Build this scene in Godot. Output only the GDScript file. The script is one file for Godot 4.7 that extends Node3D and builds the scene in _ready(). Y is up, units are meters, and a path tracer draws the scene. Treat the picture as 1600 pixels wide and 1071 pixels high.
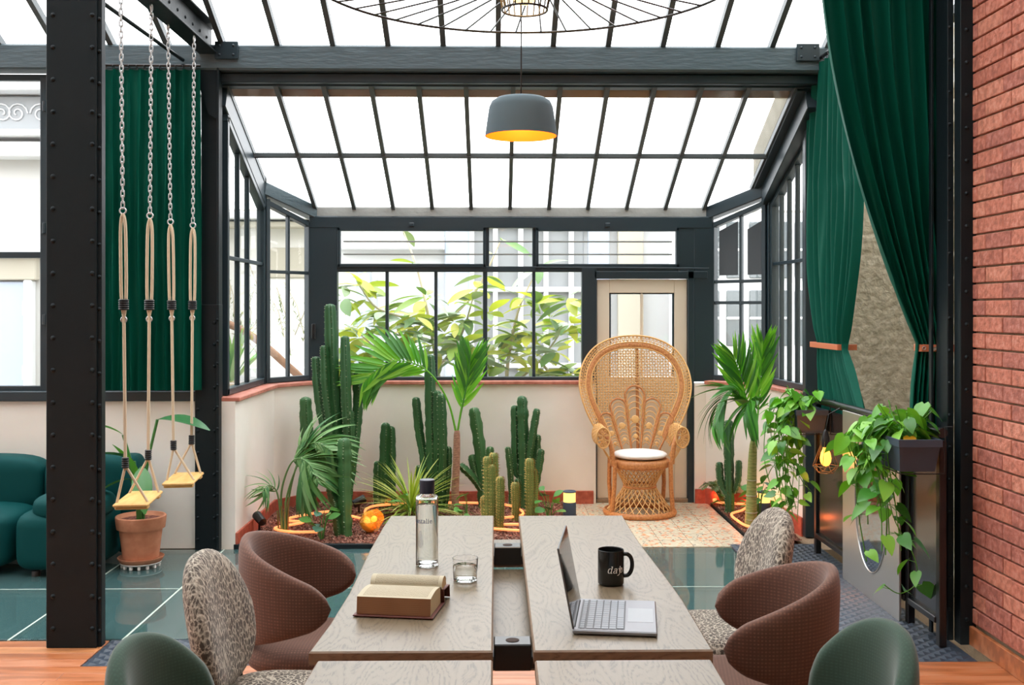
extends Node3D

# ---------- mesh builder ----------
class MB:
	var v := PackedVector3Array()
	var uv := PackedVector2Array()
	var ix := PackedInt32Array()
	var col := PackedColorArray()
	var tint := Color.WHITE
	var use_col := false
	func vert(p: Vector3, t := Vector2.ZERO) -> int:
		v.append(p)
		uv.append(t)
		if use_col:
			col.append(tint)
		return v.size() - 1
	func tri(a: int, b: int, c: int) -> void:   # counter-clockwise seen from the front
		ix.append(a)
		ix.append(c)
		ix.append(b)
	func ftri(a: Vector3, b: Vector3, c: Vector3) -> void:
		tri(vert(a), vert(b, Vector2(1, 0)), vert(c, Vector2(1, 1)))
	func quad(a: Vector3, b: Vector3, c: Vector3, d: Vector3) -> void:
		var i := vert(a, Vector2(0, 1))
		vert(b, Vector2(1, 1))
		vert(c, Vector2(1, 0))
		vert(d, Vector2(0, 0))
		tri(i, i + 1, i + 2)
		tri(i, i + 2, i + 3)
	func box(c: Vector3, s: Vector3, b := Basis.IDENTITY) -> void:
		var h := s * 0.5
		var p := []
		for k in 8:
			p.append(c + b * Vector3(h.x if k & 1 else -h.x, h.y if k & 2 else -h.y, h.z if k & 4 else -h.z))
		quad(p[4], p[5], p[7], p[6])
		quad(p[1], p[0], p[2], p[3])
		quad(p[0], p[4], p[6], p[2])
		quad(p[5], p[1], p[3], p[7])
		quad(p[6], p[7], p[3], p[2])
		quad(p[0], p[1], p[5], p[4])
	func cbox(c: Vector3, s: Vector3, e: float, b := Basis.IDENTITY) -> void:   # box with chamfered edges
		var h := s * 0.5
		var P := func(k: int, ax: int) -> Vector3:
			var q := Vector3(h.x if k & 1 else -h.x, h.y if k & 2 else -h.y, h.z if k & 4 else -h.z)
			for a in 3:
				if a != ax:
					q[a] -= signf(q[a]) * e
			return c + b * q
		var F := [[4, 5, 7, 6, 2], [1, 0, 2, 3, 2], [0, 4, 6, 2, 0], [5, 1, 3, 7, 0], [6, 7, 3, 2, 1], [0, 1, 5, 4, 1]]
		for f in F:
			quad(P.call(f[0], f[4]), P.call(f[1], f[4]), P.call(f[2], f[4]), P.call(f[3], f[4]))
		for ax in 3:
			var o1 := (ax + 1) % 3
			var o2 := (ax + 2) % 3
			for k in 4:
				var base := ((1 << o1) if k & 1 else 0) | ((1 << o2) if k & 2 else 0)
				var other := base | (1 << ax)
				var a: Vector3 = P.call(base, o1)
				var d: Vector3 = P.call(base, o2)
				var a2: Vector3 = P.call(other, o1)
				var d2: Vector3 = P.call(other, o2)
				var mid := (a + d2) * 0.5 - c
				if (a2 - a).cross(d - a).dot(mid) > 0.0:
					quad(a, a2, d2, d)
				else:
					quad(a, d, d2, a2)
		for k in 8:
			var x: Vector3 = P.call(k, 0)
			var y: Vector3 = P.call(k, 1)
			var z: Vector3 = P.call(k, 2)
			if (y - x).cross(z - x).dot(x - c) > 0.0:
				ftri(x, y, z)
			else:
				ftri(x, z, y)
	func bar(a: Vector3, b: Vector3, w: float, t: float, side := Vector3.RIGHT, e := 0.0) -> void:   # box along a-b; w along side, t across
		var d := (b - a)
		var l := d.length()
		d /= l
		var s := (side - d * side.dot(d)).normalized()
		var n := s.cross(d)
		if e > 0.0:
			cbox((a + b) * 0.5, Vector3(w, l, t), e, Basis(s, d, n))
		else:
			box((a + b) * 0.5, Vector3(w, l, t), Basis(s, d, n))
	func grid(nu: int, nv: int, f: Callable, closeu := false, flip := false) -> void:
		var i0 := v.size()
		var cu := nu if closeu else nu + 1
		for j in nv + 1:
			for i in cu:
				vert(f.call(float(i) / nu, float(j) / nv), Vector2(float(i) / nu, float(j) / nv))
		for j in nv:
			for i in nu:
				var a := i0 + j * cu + i
				var b := i0 + j * cu + (i + 1) % cu
				var c := b + cu
				var d := a + cu
				if flip:
					tri(a, c, b)
					tri(a, d, c)
				else:
					tri(a, b, c)
					tri(a, c, d)
	func tube(p: PackedVector3Array, r, sides := 6, closed := false, caps := true) -> void:
		var n := p.size()
		var i0 := v.size()
		var prev := Vector3.ZERO
		var len := 0.0
		for i in n:
			var t: Vector3
			if closed:
				t = p[(i + 1) % n] - p[(i + n - 1) % n]
			else:
				t = p[mini(i + 1, n - 1)] - p[maxi(i - 1, 0)]
			t = t.normalized()
			if prev == Vector3.ZERO:
				prev = t.cross(Vector3.UP if absf(t.y) < 0.9 else Vector3.RIGHT).normalized()
			prev = (prev - t * prev.dot(t)).normalized()
			var q := t.cross(prev)
			var rr: float = r[i] if r is Array or r is PackedFloat32Array else r
			if i > 0:
				len += p[i].distance_to(p[i - 1])
			for k in sides:
				var a := TAU * k / sides
				vert(p[i] + (prev * cos(a) + q * sin(a)) * rr, Vector2(float(k) / sides, len))
		for i in (n if closed else n - 1):
			for k in sides:
				var a := i0 + i * sides + k
				var b := i0 + i * sides + (k + 1) % sides
				var c := i0 + ((i + 1) % n) * sides + (k + 1) % sides
				var d := i0 + ((i + 1) % n) * sides + k
				tri(a, b, c)
				tri(a, c, d)
		if caps and not closed:
			for e in [0, n - 1]:
				var m := vert(p[e])
				var j0 := v.size()
				for k in sides:
					vert(v[i0 + e * sides + k])
				for k in sides:
					if e == 0:
						tri(m, j0 + (k + 1) % sides, j0 + k)
					else:
						tri(m, j0 + k, j0 + (k + 1) % sides)
	func lathe(prof: Array, seg := 24, at := Vector3.ZERO, b := Basis.IDENTITY) -> void:   # prof: Vector2(radius, y), bottom to top outside
		var i0 := v.size()
		var n := prof.size()
		for j in n:
			for k in seg:
				var a := TAU * k / seg
				vert(at + b * Vector3(prof[j].x * cos(a), prof[j].y, -prof[j].x * sin(a)), Vector2(float(k) / seg, float(j) / n))
		for j in n - 1:
			for k in seg:
				var a := i0 + j * seg + k
				var bb := i0 + j * seg + (k + 1) % seg
				tri(a, bb, bb + seg)
				tri(a, bb + seg, a + seg)
	func prism(poly: PackedVector2Array, depth: float, at := Vector3.ZERO, b := Basis.IDENTITY) -> void:   # polygon in local xy, extruded -depth/2..depth/2 along local z
		if Geometry2D.is_polygon_clockwise(poly):
			poly = poly.duplicate()
			poly.reverse()
		var t := Geometry2D.triangulate_polygon(poly)
		var n := poly.size()
		var z := Vector3(0, 0, depth * 0.5)
		for s in [1, -1]:
			var i0 := v.size()
			for q in poly:
				vert(at + b * (Vector3(q.x, q.y, 0) + z * s), q)
			for k in range(0, t.size(), 3):
				var area := (poly[t[k + 1]] - poly[t[k]]).cross(poly[t[k + 2]] - poly[t[k]])
				if (area > 0.0) == (s == 1):
					tri(i0 + t[k], i0 + t[k + 1], i0 + t[k + 2])
				else:
					tri(i0 + t[k], i0 + t[k + 2], i0 + t[k + 1])
		for k in n:
			var p := Vector3(poly[k].x, poly[k].y, 0)
			var q := Vector3(poly[(k + 1) % n].x, poly[(k + 1) % n].y, 0)
			quad(at + b * (p - z), at + b * (q - z), at + b * (q + z), at + b * (p + z))
	func ball(c: Vector3, r: Vector3, nu := 10, nv := 7) -> void:
		var prof := []
		for j in nv + 1:
			var a := PI * j / nv - PI / 2
			prof.append(Vector2(cos(a), sin(a)))
		lathe(prof, nu, c, Basis.from_scale(r))
	func ring(c: Vector3, n: Vector3, R: float, r: float, seg := 24, sides := 5) -> void:
		var u := n.cross(Vector3.UP if absf(n.normalized().y) < 0.9 else Vector3.RIGHT).normalized()
		var w := n.normalized().cross(u)
		var p := PackedVector3Array()
		for k in seg:
			p.append(c + (u * cos(TAU * k / seg) + w * sin(TAU * k / seg)) * R)
		tube(p, r, sides, true)
	func mesh() -> ArrayMesh:
		var nn := PackedVector3Array()
		nn.resize(v.size())
		for k in range(0, ix.size(), 3):
			var a := ix[k]
			var b := ix[k + 2]
			var c := ix[k + 1]
			var n := (v[b] - v[a]).cross(v[c] - v[a])
			nn[a] += n
			nn[b] += n
			nn[c] += n
		for k in nn.size():
			nn[k] = nn[k].normalized() if nn[k].length_squared() > 1e-24 else Vector3.UP
		var arr := []
		arr.resize(Mesh.ARRAY_MAX)
		arr[Mesh.ARRAY_VERTEX] = v
		arr[Mesh.ARRAY_NORMAL] = nn
		arr[Mesh.ARRAY_TEX_UV] = uv
		arr[Mesh.ARRAY_INDEX] = ix
		if use_col:
			arr[Mesh.ARRAY_COLOR] = col
		var m := ArrayMesh.new()
		m.add_surface_from_arrays(Mesh.PRIMITIVE_TRIANGLES, arr)
		return m

# ---------- scene helpers ----------
var taken := {}
var M := {}
var rng := RandomNumberGenerator.new()

func V(x: float, y: float, d: float) -> Vector3:   # d is the distance into the room
	return Vector3(x, y, -d)

func numbered(called: String) -> String:
	var n: int = taken.get(called, 0)
	taken[called] = n + 1
	return called if n == 0 else "%s_%03d" % [called, n]

func obj(called: String, shape, m: Material, parent: Node = self) -> MeshInstance3D:
	var o := MeshInstance3D.new()
	o.mesh = shape.mesh() if shape is MB else shape
	o.name = numbered(called) if parent == self else called
	o.material_override = m
	parent.add_child(o, true)
	return o

func put(called: String, mesh: Mesh, m: Material, parent: Node, xf: Transform3D) -> MeshInstance3D:
	var o := obj(called, mesh, m, parent)
	o.transform = xf
	return o

func tag(o: Node, label := "", category := "", group := "", kind := "") -> Node:
	if label: o.set_meta("label", label)
	if category: o.set_meta("category", category)
	if group: o.set_meta("group", group)
	if kind: o.set_meta("kind", kind)
	return o

func thing(called: String, label: String, category: String, at := Vector3.ZERO, turn := 0.0, group := "") -> Node3D:
	var o := Node3D.new()
	o.name = numbered(called)
	add_child(o)
	o.position = at
	o.rotation.y = turn
	tag(o, label, category, group)
	return o

func struct(called: String) -> Node3D:
	var o := Node3D.new()
	o.name = numbered(called)
	add_child(o)
	o.set_meta("kind", "structure")
	return o

func stuff(o: Node) -> Node:
	o.set_meta("kind", "stuff")
	return o

func mat(c: Color, rough := 0.6, metal := 0.0) -> StandardMaterial3D:
	var m := StandardMaterial3D.new()
	m.albedo_color = c
	m.roughness = rough
	m.metallic = metal
	return m

func c8(r: int, g: int, b: int, a := 255) -> Color:
	return Color8(r, g, b, a)

func noise_tex(n: FastNoiseLite, offs: Array, cols: Array, size := 512, normal := false, bump := 4.0) -> NoiseTexture2D:
	var t := NoiseTexture2D.new()
	t.width = size
	t.height = size
	t.seamless = true
	t.seamless_blend_skirt = 0.15
	t.noise = n
	if normal:
		t.as_normal_map = true
		t.bump_strength = bump
	elif cols.size():
		var g := Gradient.new()
		g.offsets = PackedFloat32Array(offs)
		g.colors = PackedColorArray(cols)
		t.color_ramp = g
	return t

func fnl(type: int, freq: float, oct := 4, sd := 1) -> FastNoiseLite:
	var n := FastNoiseLite.new()
	n.noise_type = type
	n.frequency = freq
	n.fractal_octaves = oct
	n.fractal_type = FastNoiseLite.FRACTAL_FBM if oct > 1 else FastNoiseLite.FRACTAL_NONE
	n.seed = sd
	return n

func tri_mat(m: StandardMaterial3D, tex: Texture2D, scale: Vector3, world := true) -> StandardMaterial3D:
	m.albedo_texture = tex
	m.uv1_triplanar = true
	m.uv1_world_triplanar = world
	m.uv1_scale = scale
	return m

func bump(m: StandardMaterial3D, tex: Texture2D, cm: float) -> StandardMaterial3D:
	m.heightmap_enabled = true
	m.heightmap_texture = tex
	m.heightmap_scale = cm
	return m

func pts(a: Array) -> PackedVector3Array:
	return PackedVector3Array(a)

func smooth_path(ctrl: Array, per := 6) -> PackedVector3Array:   # Catmull-Rom through points
	var out := PackedVector3Array()
	var n := ctrl.size()
	for i in n - 1:
		var p0: Vector3 = ctrl[maxi(i - 1, 0)]
		var p1: Vector3 = ctrl[i]
		var p2: Vector3 = ctrl[i + 1]
		var p3: Vector3 = ctrl[mini(i + 2, n - 1)]
		for k in per:
			out.append(p1.cubic_interpolate(p2, p0, p3, float(k) / per))
	out.append(ctrl[n - 1])
	return out

func omni(at: Vector3, c: Color, e: float, size: float) -> OmniLight3D:
	var l := OmniLight3D.new()
	l.position = at
	l.light_color = c
	l.light_energy = e
	l.light_size = size
	l.omni_range = 20.0
	l.omni_attenuation = 2.0
	l.shadow_enabled = true
	l.name = numbered("lamp_light")
	add_child(l)
	return l

func _ready() -> void:
	rng.seed = 7
	# --- camera, sky, exposure ---
	var cam := Camera3D.new()
	cam.name = "camera"
	cam.near = 0.1
	cam.far = 200.0
	cam.projection = Camera3D.PROJECTION_FRUSTUM      # a lens shifted down, as in architectural photography: verticals stay vertical
	cam.size = 0.1 * 1071.0 / 1650.0
	cam.frustum_offset = Vector2(0, -0.1 * 52.5 / 1650.0)
	cam.position = Vector3(0, 1.57, 0)
	cam.rotation.y = -atan(26.0 / 1650.0)
	add_child(cam)
	cam.current = true
	var we := WorldEnvironment.new()
	we.name = "environment"
	var env := Environment.new()
	var sky := Sky.new()
	var sm := ProceduralSkyMaterial.new()              # bright overcast
	sm.sky_top_color = Color(0.98, 0.99, 1.0)
	sm.sky_horizon_color = Color(0.93, 0.94, 0.95)
	sm.ground_horizon_color = Color(0.75, 0.74, 0.72)
	sm.ground_bottom_color = Color(0.55, 0.54, 0.52)
	sm.sun_angle_max = 0.0
	sky.sky_material = sm
	env.background_mode = Environment.BG_SKY
	env.sky = sky
	env.background_energy_multiplier = 4.2
	env.tonemap_mode = Environment.TONE_MAPPER_LINEAR
	env.tonemap_exposure = 1.38
	env.sdfgi_enabled = true
	env.ssao_enabled = true
	env.ssil_enabled = true
	we.environment = env
	add_child(we)
	materials()
	# --- structure ---
	floors()
	columns_and_beams()
	roof()
	walls()
	bay_windows()
	brick_wall()
	side_void()
	# --- things ---
	furniture()
	lamps()
	curtains()
	planting()
	outside()

func materials() -> void:
	var S := FastNoiseLite.TYPE_SIMPLEX_SMOOTH
	var fine := noise_tex(fnl(S, 0.02, 5, 3), [], [], 512)
	M.fine = fine
	M.steel = bump(mat(c8(14, 26, 30), 0.5), fine, 0.06)
	M.steel.metallic_specular = 0.35
	M.steel.uv1_triplanar = true
	M.steel.uv1_world_triplanar = true
	M.steel.uv1_scale = Vector3(1.5, 1.5, 1.5)
	M.frame = mat(c8(32, 48, 55), 0.38)
	M.beam = bump(mat(c8(76, 92, 98), 0.42), fine, 0.22)
	M.beam.uv1_triplanar = true
	M.beam.uv1_world_triplanar = true
	M.beam.uv1_scale = Vector3(0.6, 3.0, 3.0)
	M.gutter = bump(mat(c8(150, 152, 148), 0.6), fine, 0.3)
	M.gutter.uv1_triplanar = true
	M.gutter.uv1_world_triplanar = true
	M.bar = mat(c8(72, 80, 82), 0.5)
	var plaster := noise_tex(fnl(S, 0.006, 4, 9), [0.0, 0.5, 1.0], [c8(236, 230, 219), c8(240, 235, 225), c8(243, 239, 231)], 512)
	M.wall = tri_mat(mat(Color.WHITE, 0.75), plaster, Vector3(0.5, 0.5, 0.5))
	M.white = mat(c8(236, 234, 230), 0.7)
	M.sill = tri_mat(mat(Color.WHITE, 0.45), noise_tex(fnl(S, 0.02, 4, 5), [0.2, 0.8], [c8(176, 104, 86), c8(202, 132, 112)], 256), Vector3(2, 2, 2))
	M.redtile = tri_mat(mat(Color.WHITE, 0.5), noise_tex(fnl(S, 0.02, 4, 6), [0.2, 0.8], [c8(158, 74, 56), c8(190, 100, 78)], 256), Vector3(3, 3, 3))
	M.glass = mat(Color(0.9, 0.95, 0.95, 0.04), 0.02)
	M.glass.transparency = BaseMaterial3D.TRANSPARENCY_ALPHA
	M.roofglass = mat(Color(1, 1, 1, 0.06), 0.10)
	M.roofglass.transparency = BaseMaterial3D.TRANSPARENCY_ALPHA
	M.roofglass.backlight_enabled = true
	M.roofglass.backlight = Color(0.35, 0.35, 0.35)
	M.floorglass = mat(Color(0.34, 0.48, 0.48, 0.42), 0.04)
	M.floorglass.transparency = BaseMaterial3D.TRANSPARENCY_ALPHA
	M.silicone = mat(c8(196, 210, 196), 0.5)
	M.basement = tri_mat(mat(Color.WHITE, 0.7), noise_tex(fnl(S, 0.01, 4, 11), [0.2, 0.8], [c8(52, 86, 92), c8(92, 128, 132)], 256), Vector3(0.6, 0.6, 0.6))
	# floor boards
	for k in 4:
		var n := fnl(S, 0.012, 4, 20 + k)
		n.domain_warp_enabled = true
		n.domain_warp_amplitude = 18.0
		n.domain_warp_frequency = 0.008
		var a: Color = [c8(192, 118, 72), c8(178, 106, 64), c8(204, 136, 88), c8(188, 118, 80)][k]
		M["plank%d" % k] = tri_mat(mat(Color.WHITE, 0.3), noise_tex(n, [0.25, 0.5, 0.75], [a.darkened(0.14), a, a.lightened(0.1)], 256), Vector3(0.5, 3.0, 4.0))
	M.gap = mat(c8(46, 30, 22), 0.9)
	M.mat = mat(c8(60, 70, 82), 0.36)
	M.mat.metallic_specular = 0.5
	# bricks
	for k in 4:
		var a: Color = [c8(190, 116, 94), c8(178, 106, 86), c8(198, 126, 102), c8(172, 104, 88)][k]
		M["brick%d" % k] = bump(tri_mat(mat(Color.WHITE, 0.8), noise_tex(fnl(S, 0.02, 5, 40 + k), [0.2, 0.55, 0.85], [a.darkened(0.15), a, a.lightened(0.14)], 256), Vector3(4, 4, 4)), fine, 0.25)
	M.mortar = bump(mat(c8(150, 128, 104), 0.95), fine, 0.4)
	M.mortar.uv1_triplanar = true
	M.mortar.uv1_world_triplanar = true
	M.mortar.uv1_scale = Vector3(4, 4, 4)
	M.stucco = tri_mat(mat(Color.WHITE, 0.95), noise_tex(fnl(S, 0.02, 5, 51), [0.2, 0.8], [c8(202, 190, 166), c8(230, 219, 198)], 512), Vector3(1.2, 1.2, 1.2))
	M.stucco.heightmap_enabled = true
	M.stucco.heightmap_texture = fine
	M.stucco.heightmap_scale = 1.2
	# table oak: contour bands give the cathedral grain
	var g := fnl(S, 0.0045, 3, 77)
	g.fractal_type = FastNoiseLite.FRACTAL_PING_PONG
	g.fractal_ping_pong_strength = 9.0
	g.domain_warp_enabled = true
	g.domain_warp_amplitude = 30.0
	g.domain_warp_frequency = 0.012
	g.domain_warp_fractal_octaves = 3
	M.oak = tri_mat(mat(Color.WHITE, 0.34), noise_tex(g, [0.0, 0.2, 0.3, 0.42, 1.0], [c8(78, 67, 51), c8(86, 75, 58), c8(100, 88, 70), c8(110, 98, 78), c8(116, 104, 84)], 1024), Vector3(1.7, 1.7, 0.36))
	M.oakedge = tri_mat(mat(Color.WHITE, 0.5), noise_tex(g, [0.0, 0.3, 1.0], [c8(92, 72, 56), c8(120, 98, 78), c8(134, 112, 90)], 512), Vector3(1.0, 4.0, 1.0))
	# leopard weave
	var le := fnl(FastNoiseLite.TYPE_CELLULAR, 0.042, 1, 5)
	le.cellular_return_type = FastNoiseLite.RETURN_DISTANCE2_SUB
	le.cellular_jitter = 1.0
	le.domain_warp_enabled = true
	le.domain_warp_amplitude = 26.0
	le.domain_warp_frequency = 0.02
	M.leopard = tri_mat(mat(Color.WHITE, 0.85), noise_tex(le, [0.0, 0.13, 0.2, 1.0], [c8(190, 182, 166), c8(180, 171, 154), c8(70, 61, 52), c8(54, 47, 40)], 512), Vector3(3.4, 2.2, 3.4), false)
	M.leopard.rim_enabled = true
	M.leopard.rim = 0.3
	# waffle weaves drawn into images
	M.brown = tri_mat(mat(Color.WHITE, 0.9), weave(96, 8, c8(98, 66, 52), c8(150, 108, 86), c8(84, 55, 43)), Vector3(12, 12, 12), false)
	M.brown.rim_enabled = true
	M.brown.rim = 0.35
	M.green = tri_mat(mat(Color.WHITE, 0.9), weave(96, 12, c8(44, 70, 57), c8(64, 94, 78), c8(38, 62, 51)), Vector3(10, 10, 10), false)
	M.green.rim_enabled = true
	M.green.rim = 0.5
	M.blackmetal = mat(c8(22, 24, 26), 0.4, 0.0)
	M.velvet = mat(c8(2, 80, 64), 0.6)
	M.velvet.rim_enabled = true
	M.velvet.rim = 0.35
	M.velvet.rim_tint = 1.0
	M.velvet.metallic_specular = 0.25
	M.sofa = mat(c8(6, 66, 66), 0.65)
	M.sofa.rim_enabled = true
	M.sofa.rim = 0.35
	M.sofa.rim_tint = 1.0
	M.sofa.metallic_specular = 0.25
	var wick := noise_tex(fnl(S, 0.03, 3, 71), [0.2, 0.5, 0.8], [c8(168, 104, 56), c8(192, 126, 72), c8(208, 146, 90)], 256)
	M.wicker = tri_mat(mat(Color.WHITE, 0.5), wick, Vector3(6, 6, 6))
	M.cane = mat(c8(222, 172, 108), 0.5)
	M.cushion = mat(c8(228, 224, 218), 0.85)
	M.rope = mat(c8(206, 188, 160), 0.9)
	M.chain = mat(c8(206, 206, 206), 0.3, 0.9)
	M.seatwood = tri_mat(mat(Color.WHITE, 0.45), noise_tex(fnl(S, 0.015, 3, 81), [0.2, 0.8], [c8(214, 164, 92), c8(230, 186, 116)], 256), Vector3(6, 6, 1))
	M.leather = mat(c8(196, 112, 76), 0.5)
	M.terracotta = tri_mat(mat(Color.WHITE, 0.8), noise_tex(fnl(S, 0.015, 4, 91), [0.2, 0.8], [c8(186, 120, 88), c8(206, 142, 108)], 256), Vector3(3, 3, 3))
	M.soil = bump(tri_mat(mat(Color.WHITE, 0.95), noise_tex(fnl(S, 0.05, 5, 92), [0.2, 0.5, 0.8], [c8(78, 44, 34), c8(122, 70, 54), c8(158, 98, 78)], 256), Vector3(2.5, 2.5, 2.5)), fine, 1.5)
	M.chip = mat(Color.WHITE, 0.95)
	M.chip.vertex_color_use_as_albedo = true
	M.stainless = mat(c8(206, 204, 199), 0.34, 0.9)
	M.mirror = mat(c8(150, 160, 172), 0.06, 1.0)
	M.darkpanel = mat(c8(26, 29, 31), 0.16)
	M.darkpanel.metallic_specular = 0.8
	M.silver = mat(c8(138, 140, 144), 0.5, 0.7)
	M.black = mat(c8(18, 19, 21), 0.3)
	M.potgrey = mat(c8(56, 70, 86), 0.6)

func weave(size: int, cells: int, base: Color, hi: Color, lo: Color) -> ImageTexture:
	var im := Image.create(size, size, false, Image.FORMAT_RGB8)
	var r := RandomNumberGenerator.new()
	r.seed = 11
	var c := float(size) / cells
	var jit := []
	for k in cells * cells:
		jit.append(r.randf())
	for y in size:
		for x in size:
			var i := int(x / c)
			var j := int(y / c)
			var fx := fposmod(x / c, 1.0) - 0.5
			var fy := fposmod(y / c, 1.0) - 0.5
			var t := 1.0 - clampf(sqrt(fx * fx * 3.2 + fy * fy * 6.0) * 1.6, 0.0, 1.0)
			var q := base.lerp(hi, t * (0.35 + 0.65 * jit[j * cells + i]))
			if absf(fx) > 0.4 or absf(fy) > 0.4:
				q = q.lerp(lo, 0.6)
			im.set_pixel(x, y, q)
	return ImageTexture.create_from_image(im)

func tile_tex(sd: int) -> ImageTexture:
	var r := RandomNumberGenerator.new()
	r.seed = sd
	var n := 128
	var im := Image.create(n, n, false, Image.FORMAT_RGB8)
	im.fill(c8(200, 190, 166))
	var cols := [c8(212, 136, 84), c8(216, 158, 110), c8(40, 50, 54), c8(176, 174, 142), c8(192, 122, 86), c8(104, 114, 104), c8(214, 204, 180), c8(48, 56, 58)]
	for k in 46:
		var c: Color = cols[r.randi() % cols.size()]
		var cx := r.randf() * n
		var cy := r.randf() * n
		var big := c.r > 0.7
		var l := r.randf_range(12, 20) if big else r.randf_range(7, 11)
		var w := r.randf_range(7, 12) if big else r.randf_range(2.6, 4.2)
		var a := float(r.randi() % 3) * PI / 3.0
		for y in range(int(cy - l), int(cy + l)):
			for x in range(int(cx - l), int(cx + l)):
				var dx := x - cx
				var dy := y - cy
				if absf(dx * cos(a) + dy * sin(a)) < l * 0.6 and absf(-dx * sin(a) + dy * cos(a)) < w * 0.6:
					im.set_pixel(posmod(x, n), posmod(y, n), c)
	return ImageTexture.create_from_image(im)

func floors() -> void:
	# boards of the dining room floor, running across the picture
	var fl := struct("floor")
	var sub := MB.new()
	sub.box(V(-1.9, -0.075, 0.5), Vector3(8.3, 0.09, 8.34))
	sub.box(V(-3.93, -0.075, 4.85), Vector3(4.24, 0.09, 0.36))
	obj("subfloor", sub, M.gap, fl)
	var rows := 18
	for j in range(-1, rows):
		var d1 := 4.665 - j * 0.09
		var d0 := d1 - 0.0885
		var x := -3.4 - rng.randf()
		var xr := 2.235
		if j == -1:
			d1 = 4.755
			d0 = 4.6665
			xr = -1.825
		while x < xr:
			var l := rng.randf_range(0.7, 1.5)
			var x2 := minf(x + l, xr)
			if xr - x2 < 0.2:
				x2 = xr
			if x2 - x > 0.02:
				var b := MB.new()
				b.cbox(V((x + x2) / 2, -0.015, (d0 + d1) / 2), Vector3(x2 - x - 0.0015, 0.03, d1 - d0), 0.0015)
				obj("plank", b, M["plank%d" % (rng.randi() % 4)], fl)
			x = x2
	for j in 3:
		var x := -3.9 - rng.randf() * 0.5
		while x < -1.825:
			var x2 := minf(x + rng.randf_range(0.7, 1.4), -1.825)
			if -1.825 - x2 < 0.2:
				x2 = -1.825
			var b := MB.new()
			b.cbox(V((x + x2) / 2, -0.015, 4.801 + j * 0.09), Vector3(x2 - x - 0.0015, 0.03, 0.0885), 0.0015)
			obj("plank", b, M["plank%d" % (rng.randi() % 4)], fl)
			x = x2
	var rest := MB.new()
	rest.box(V(-1.9, -0.015, -0.35), Vector3(8.28, 0.03, 6.8))
	rest.box(V(-4.96, -0.015, 4.04), Vector3(2.0, 0.03, 1.9))
	obj("boarding", rest, M.plank0, fl)
	# studded mat, an L between the table and the glass floor
	var mt := thing("studded_mat", "dark grey studded floor mat edging the glass floor beside the railing", "mat", V(0, 0, 5))
	var base := MB.new()
	base.cbox(Vector3(0.165, -0.012, 0.148), Vector3(3.97, 0.024, 0.37), 0.003)
	base.cbox(Vector3(1.85, -0.012, -1.03), Vector3(0.58, 0.024, 1.985), 0.003)
	obj("sheet", base, M.mat, mt)
	var st := MB.new()
	var stud := func(x: float, z: float) -> void:
		var h := 0.009
		var a := Vector3(x - 0.033, 0, z)
		var b := Vector3(x, 0, z + 0.027)
		var c := Vector3(x + 0.033, 0, z)
		var d := Vector3(x, 0, z - 0.027)
		var t := Vector3(x, h, z)
		st.ftri(a, b, t)
		st.ftri(b, c, t)
		st.ftri(c, d, t)
		st.ftri(d, a, t)
	var r := 0
	var z := 0.31
	while z > -2.0:
		var x := (-1.79 if z > -0.02 else 1.59) + (0.037 if r % 2 else 0.0)
		while x < 2.12:
			stud.call(x, z)
			x += 0.074
		z -= 0.031
		r += 1
	stuff(obj("studs", st, M.mat, mt))
	# glass floor with the rooms of the storey below
	var gf := struct("glass_floor")
	var xs := [-5.95, -4.6, -3.45, -2.31, -1.77, -0.66, 0.45, 1.555]
	var ds := [5.045, 5.957, 6.925]
	for i in 7:
		for j in 2:
			var b := MB.new()
			b.cbox(V((xs[i] + xs[i + 1]) / 2, -0.012, (ds[j] + ds[j + 1]) / 2), Vector3(xs[i + 1] - xs[i] - 0.012, 0.024, ds[j + 1] - ds[j] - 0.012), 0.002)
			obj("pane", b, M.floorglass, gf)
	for i in range(1, 7):
		var b := MB.new()
		b.box(V(xs[i], -0.012, 5.985), Vector3(0.011, 0.02, 1.88))
		obj("joint", b, M.silicone, gf)
		var k := MB.new()
		k.bar(V(xs[i], -0.13, 5.06), V(xs[i], -0.13, 6.92), 0.012, 0.2, Vector3.RIGHT)
		obj("glass_fin", k, M.floorglass, gf)
	var jd := MB.new()
	jd.box(V(-2.2, -0.012, 5.957), Vector3(7.5, 0.02, 0.011))
	obj("joint", jd, M.silicone, gf)
	var low := struct("basement_room")
	var bm := MB.new()
	bm.box(V(-2.2, -2.6, 6.0), Vector3(7.7, 0.1, 2.2))
	obj("basement_floor", bm, M.basement, low)
	bm = MB.new()
	bm.box(V(-2.2, -1.35, 7.0), Vector3(7.7, 2.5, 0.1))
	bm.box(V(-2.2, -1.35, 4.95), Vector3(7.7, 2.5, 0.1))
	bm.box(V(1.64, -1.35, 6.0), Vector3(0.1, 2.5, 2.1))
	bm.box(V(-6.04, -1.35, 6.0), Vector3(0.1, 2.5, 2.1))
	obj("basement_wall", bm, M.basement, low)
	bm = MB.new()
	bm.box(V(-3.85, -0.06, 7.0), Vector3(4.3, 0.1, 0.17))
	bm.box(V(2.19, -0.05, 7.12), Vector3(0.3, 0.09, 0.5))
	bm.box(V(-0.4, -0.09, 6.99), Vector3(4.1, 0.1, 0.13))
	obj("floor_edge", bm, M.mortar, low)
	# a stool stands down there
	var stool := thing("bar_stool", "pale stool standing in the room below the glass floor", "stool", V(-1.85, -2.55, 6.3))
	var sb := MB.new()
	sb.lathe([Vector2(0, 0.72), Vector2(0.17, 0.72), Vector2(0.18, 0.735), Vector2(0.17, 0.75), Vector2(0, 0.75)], 20)
	obj("seat", sb, M.silver, stool)
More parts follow.
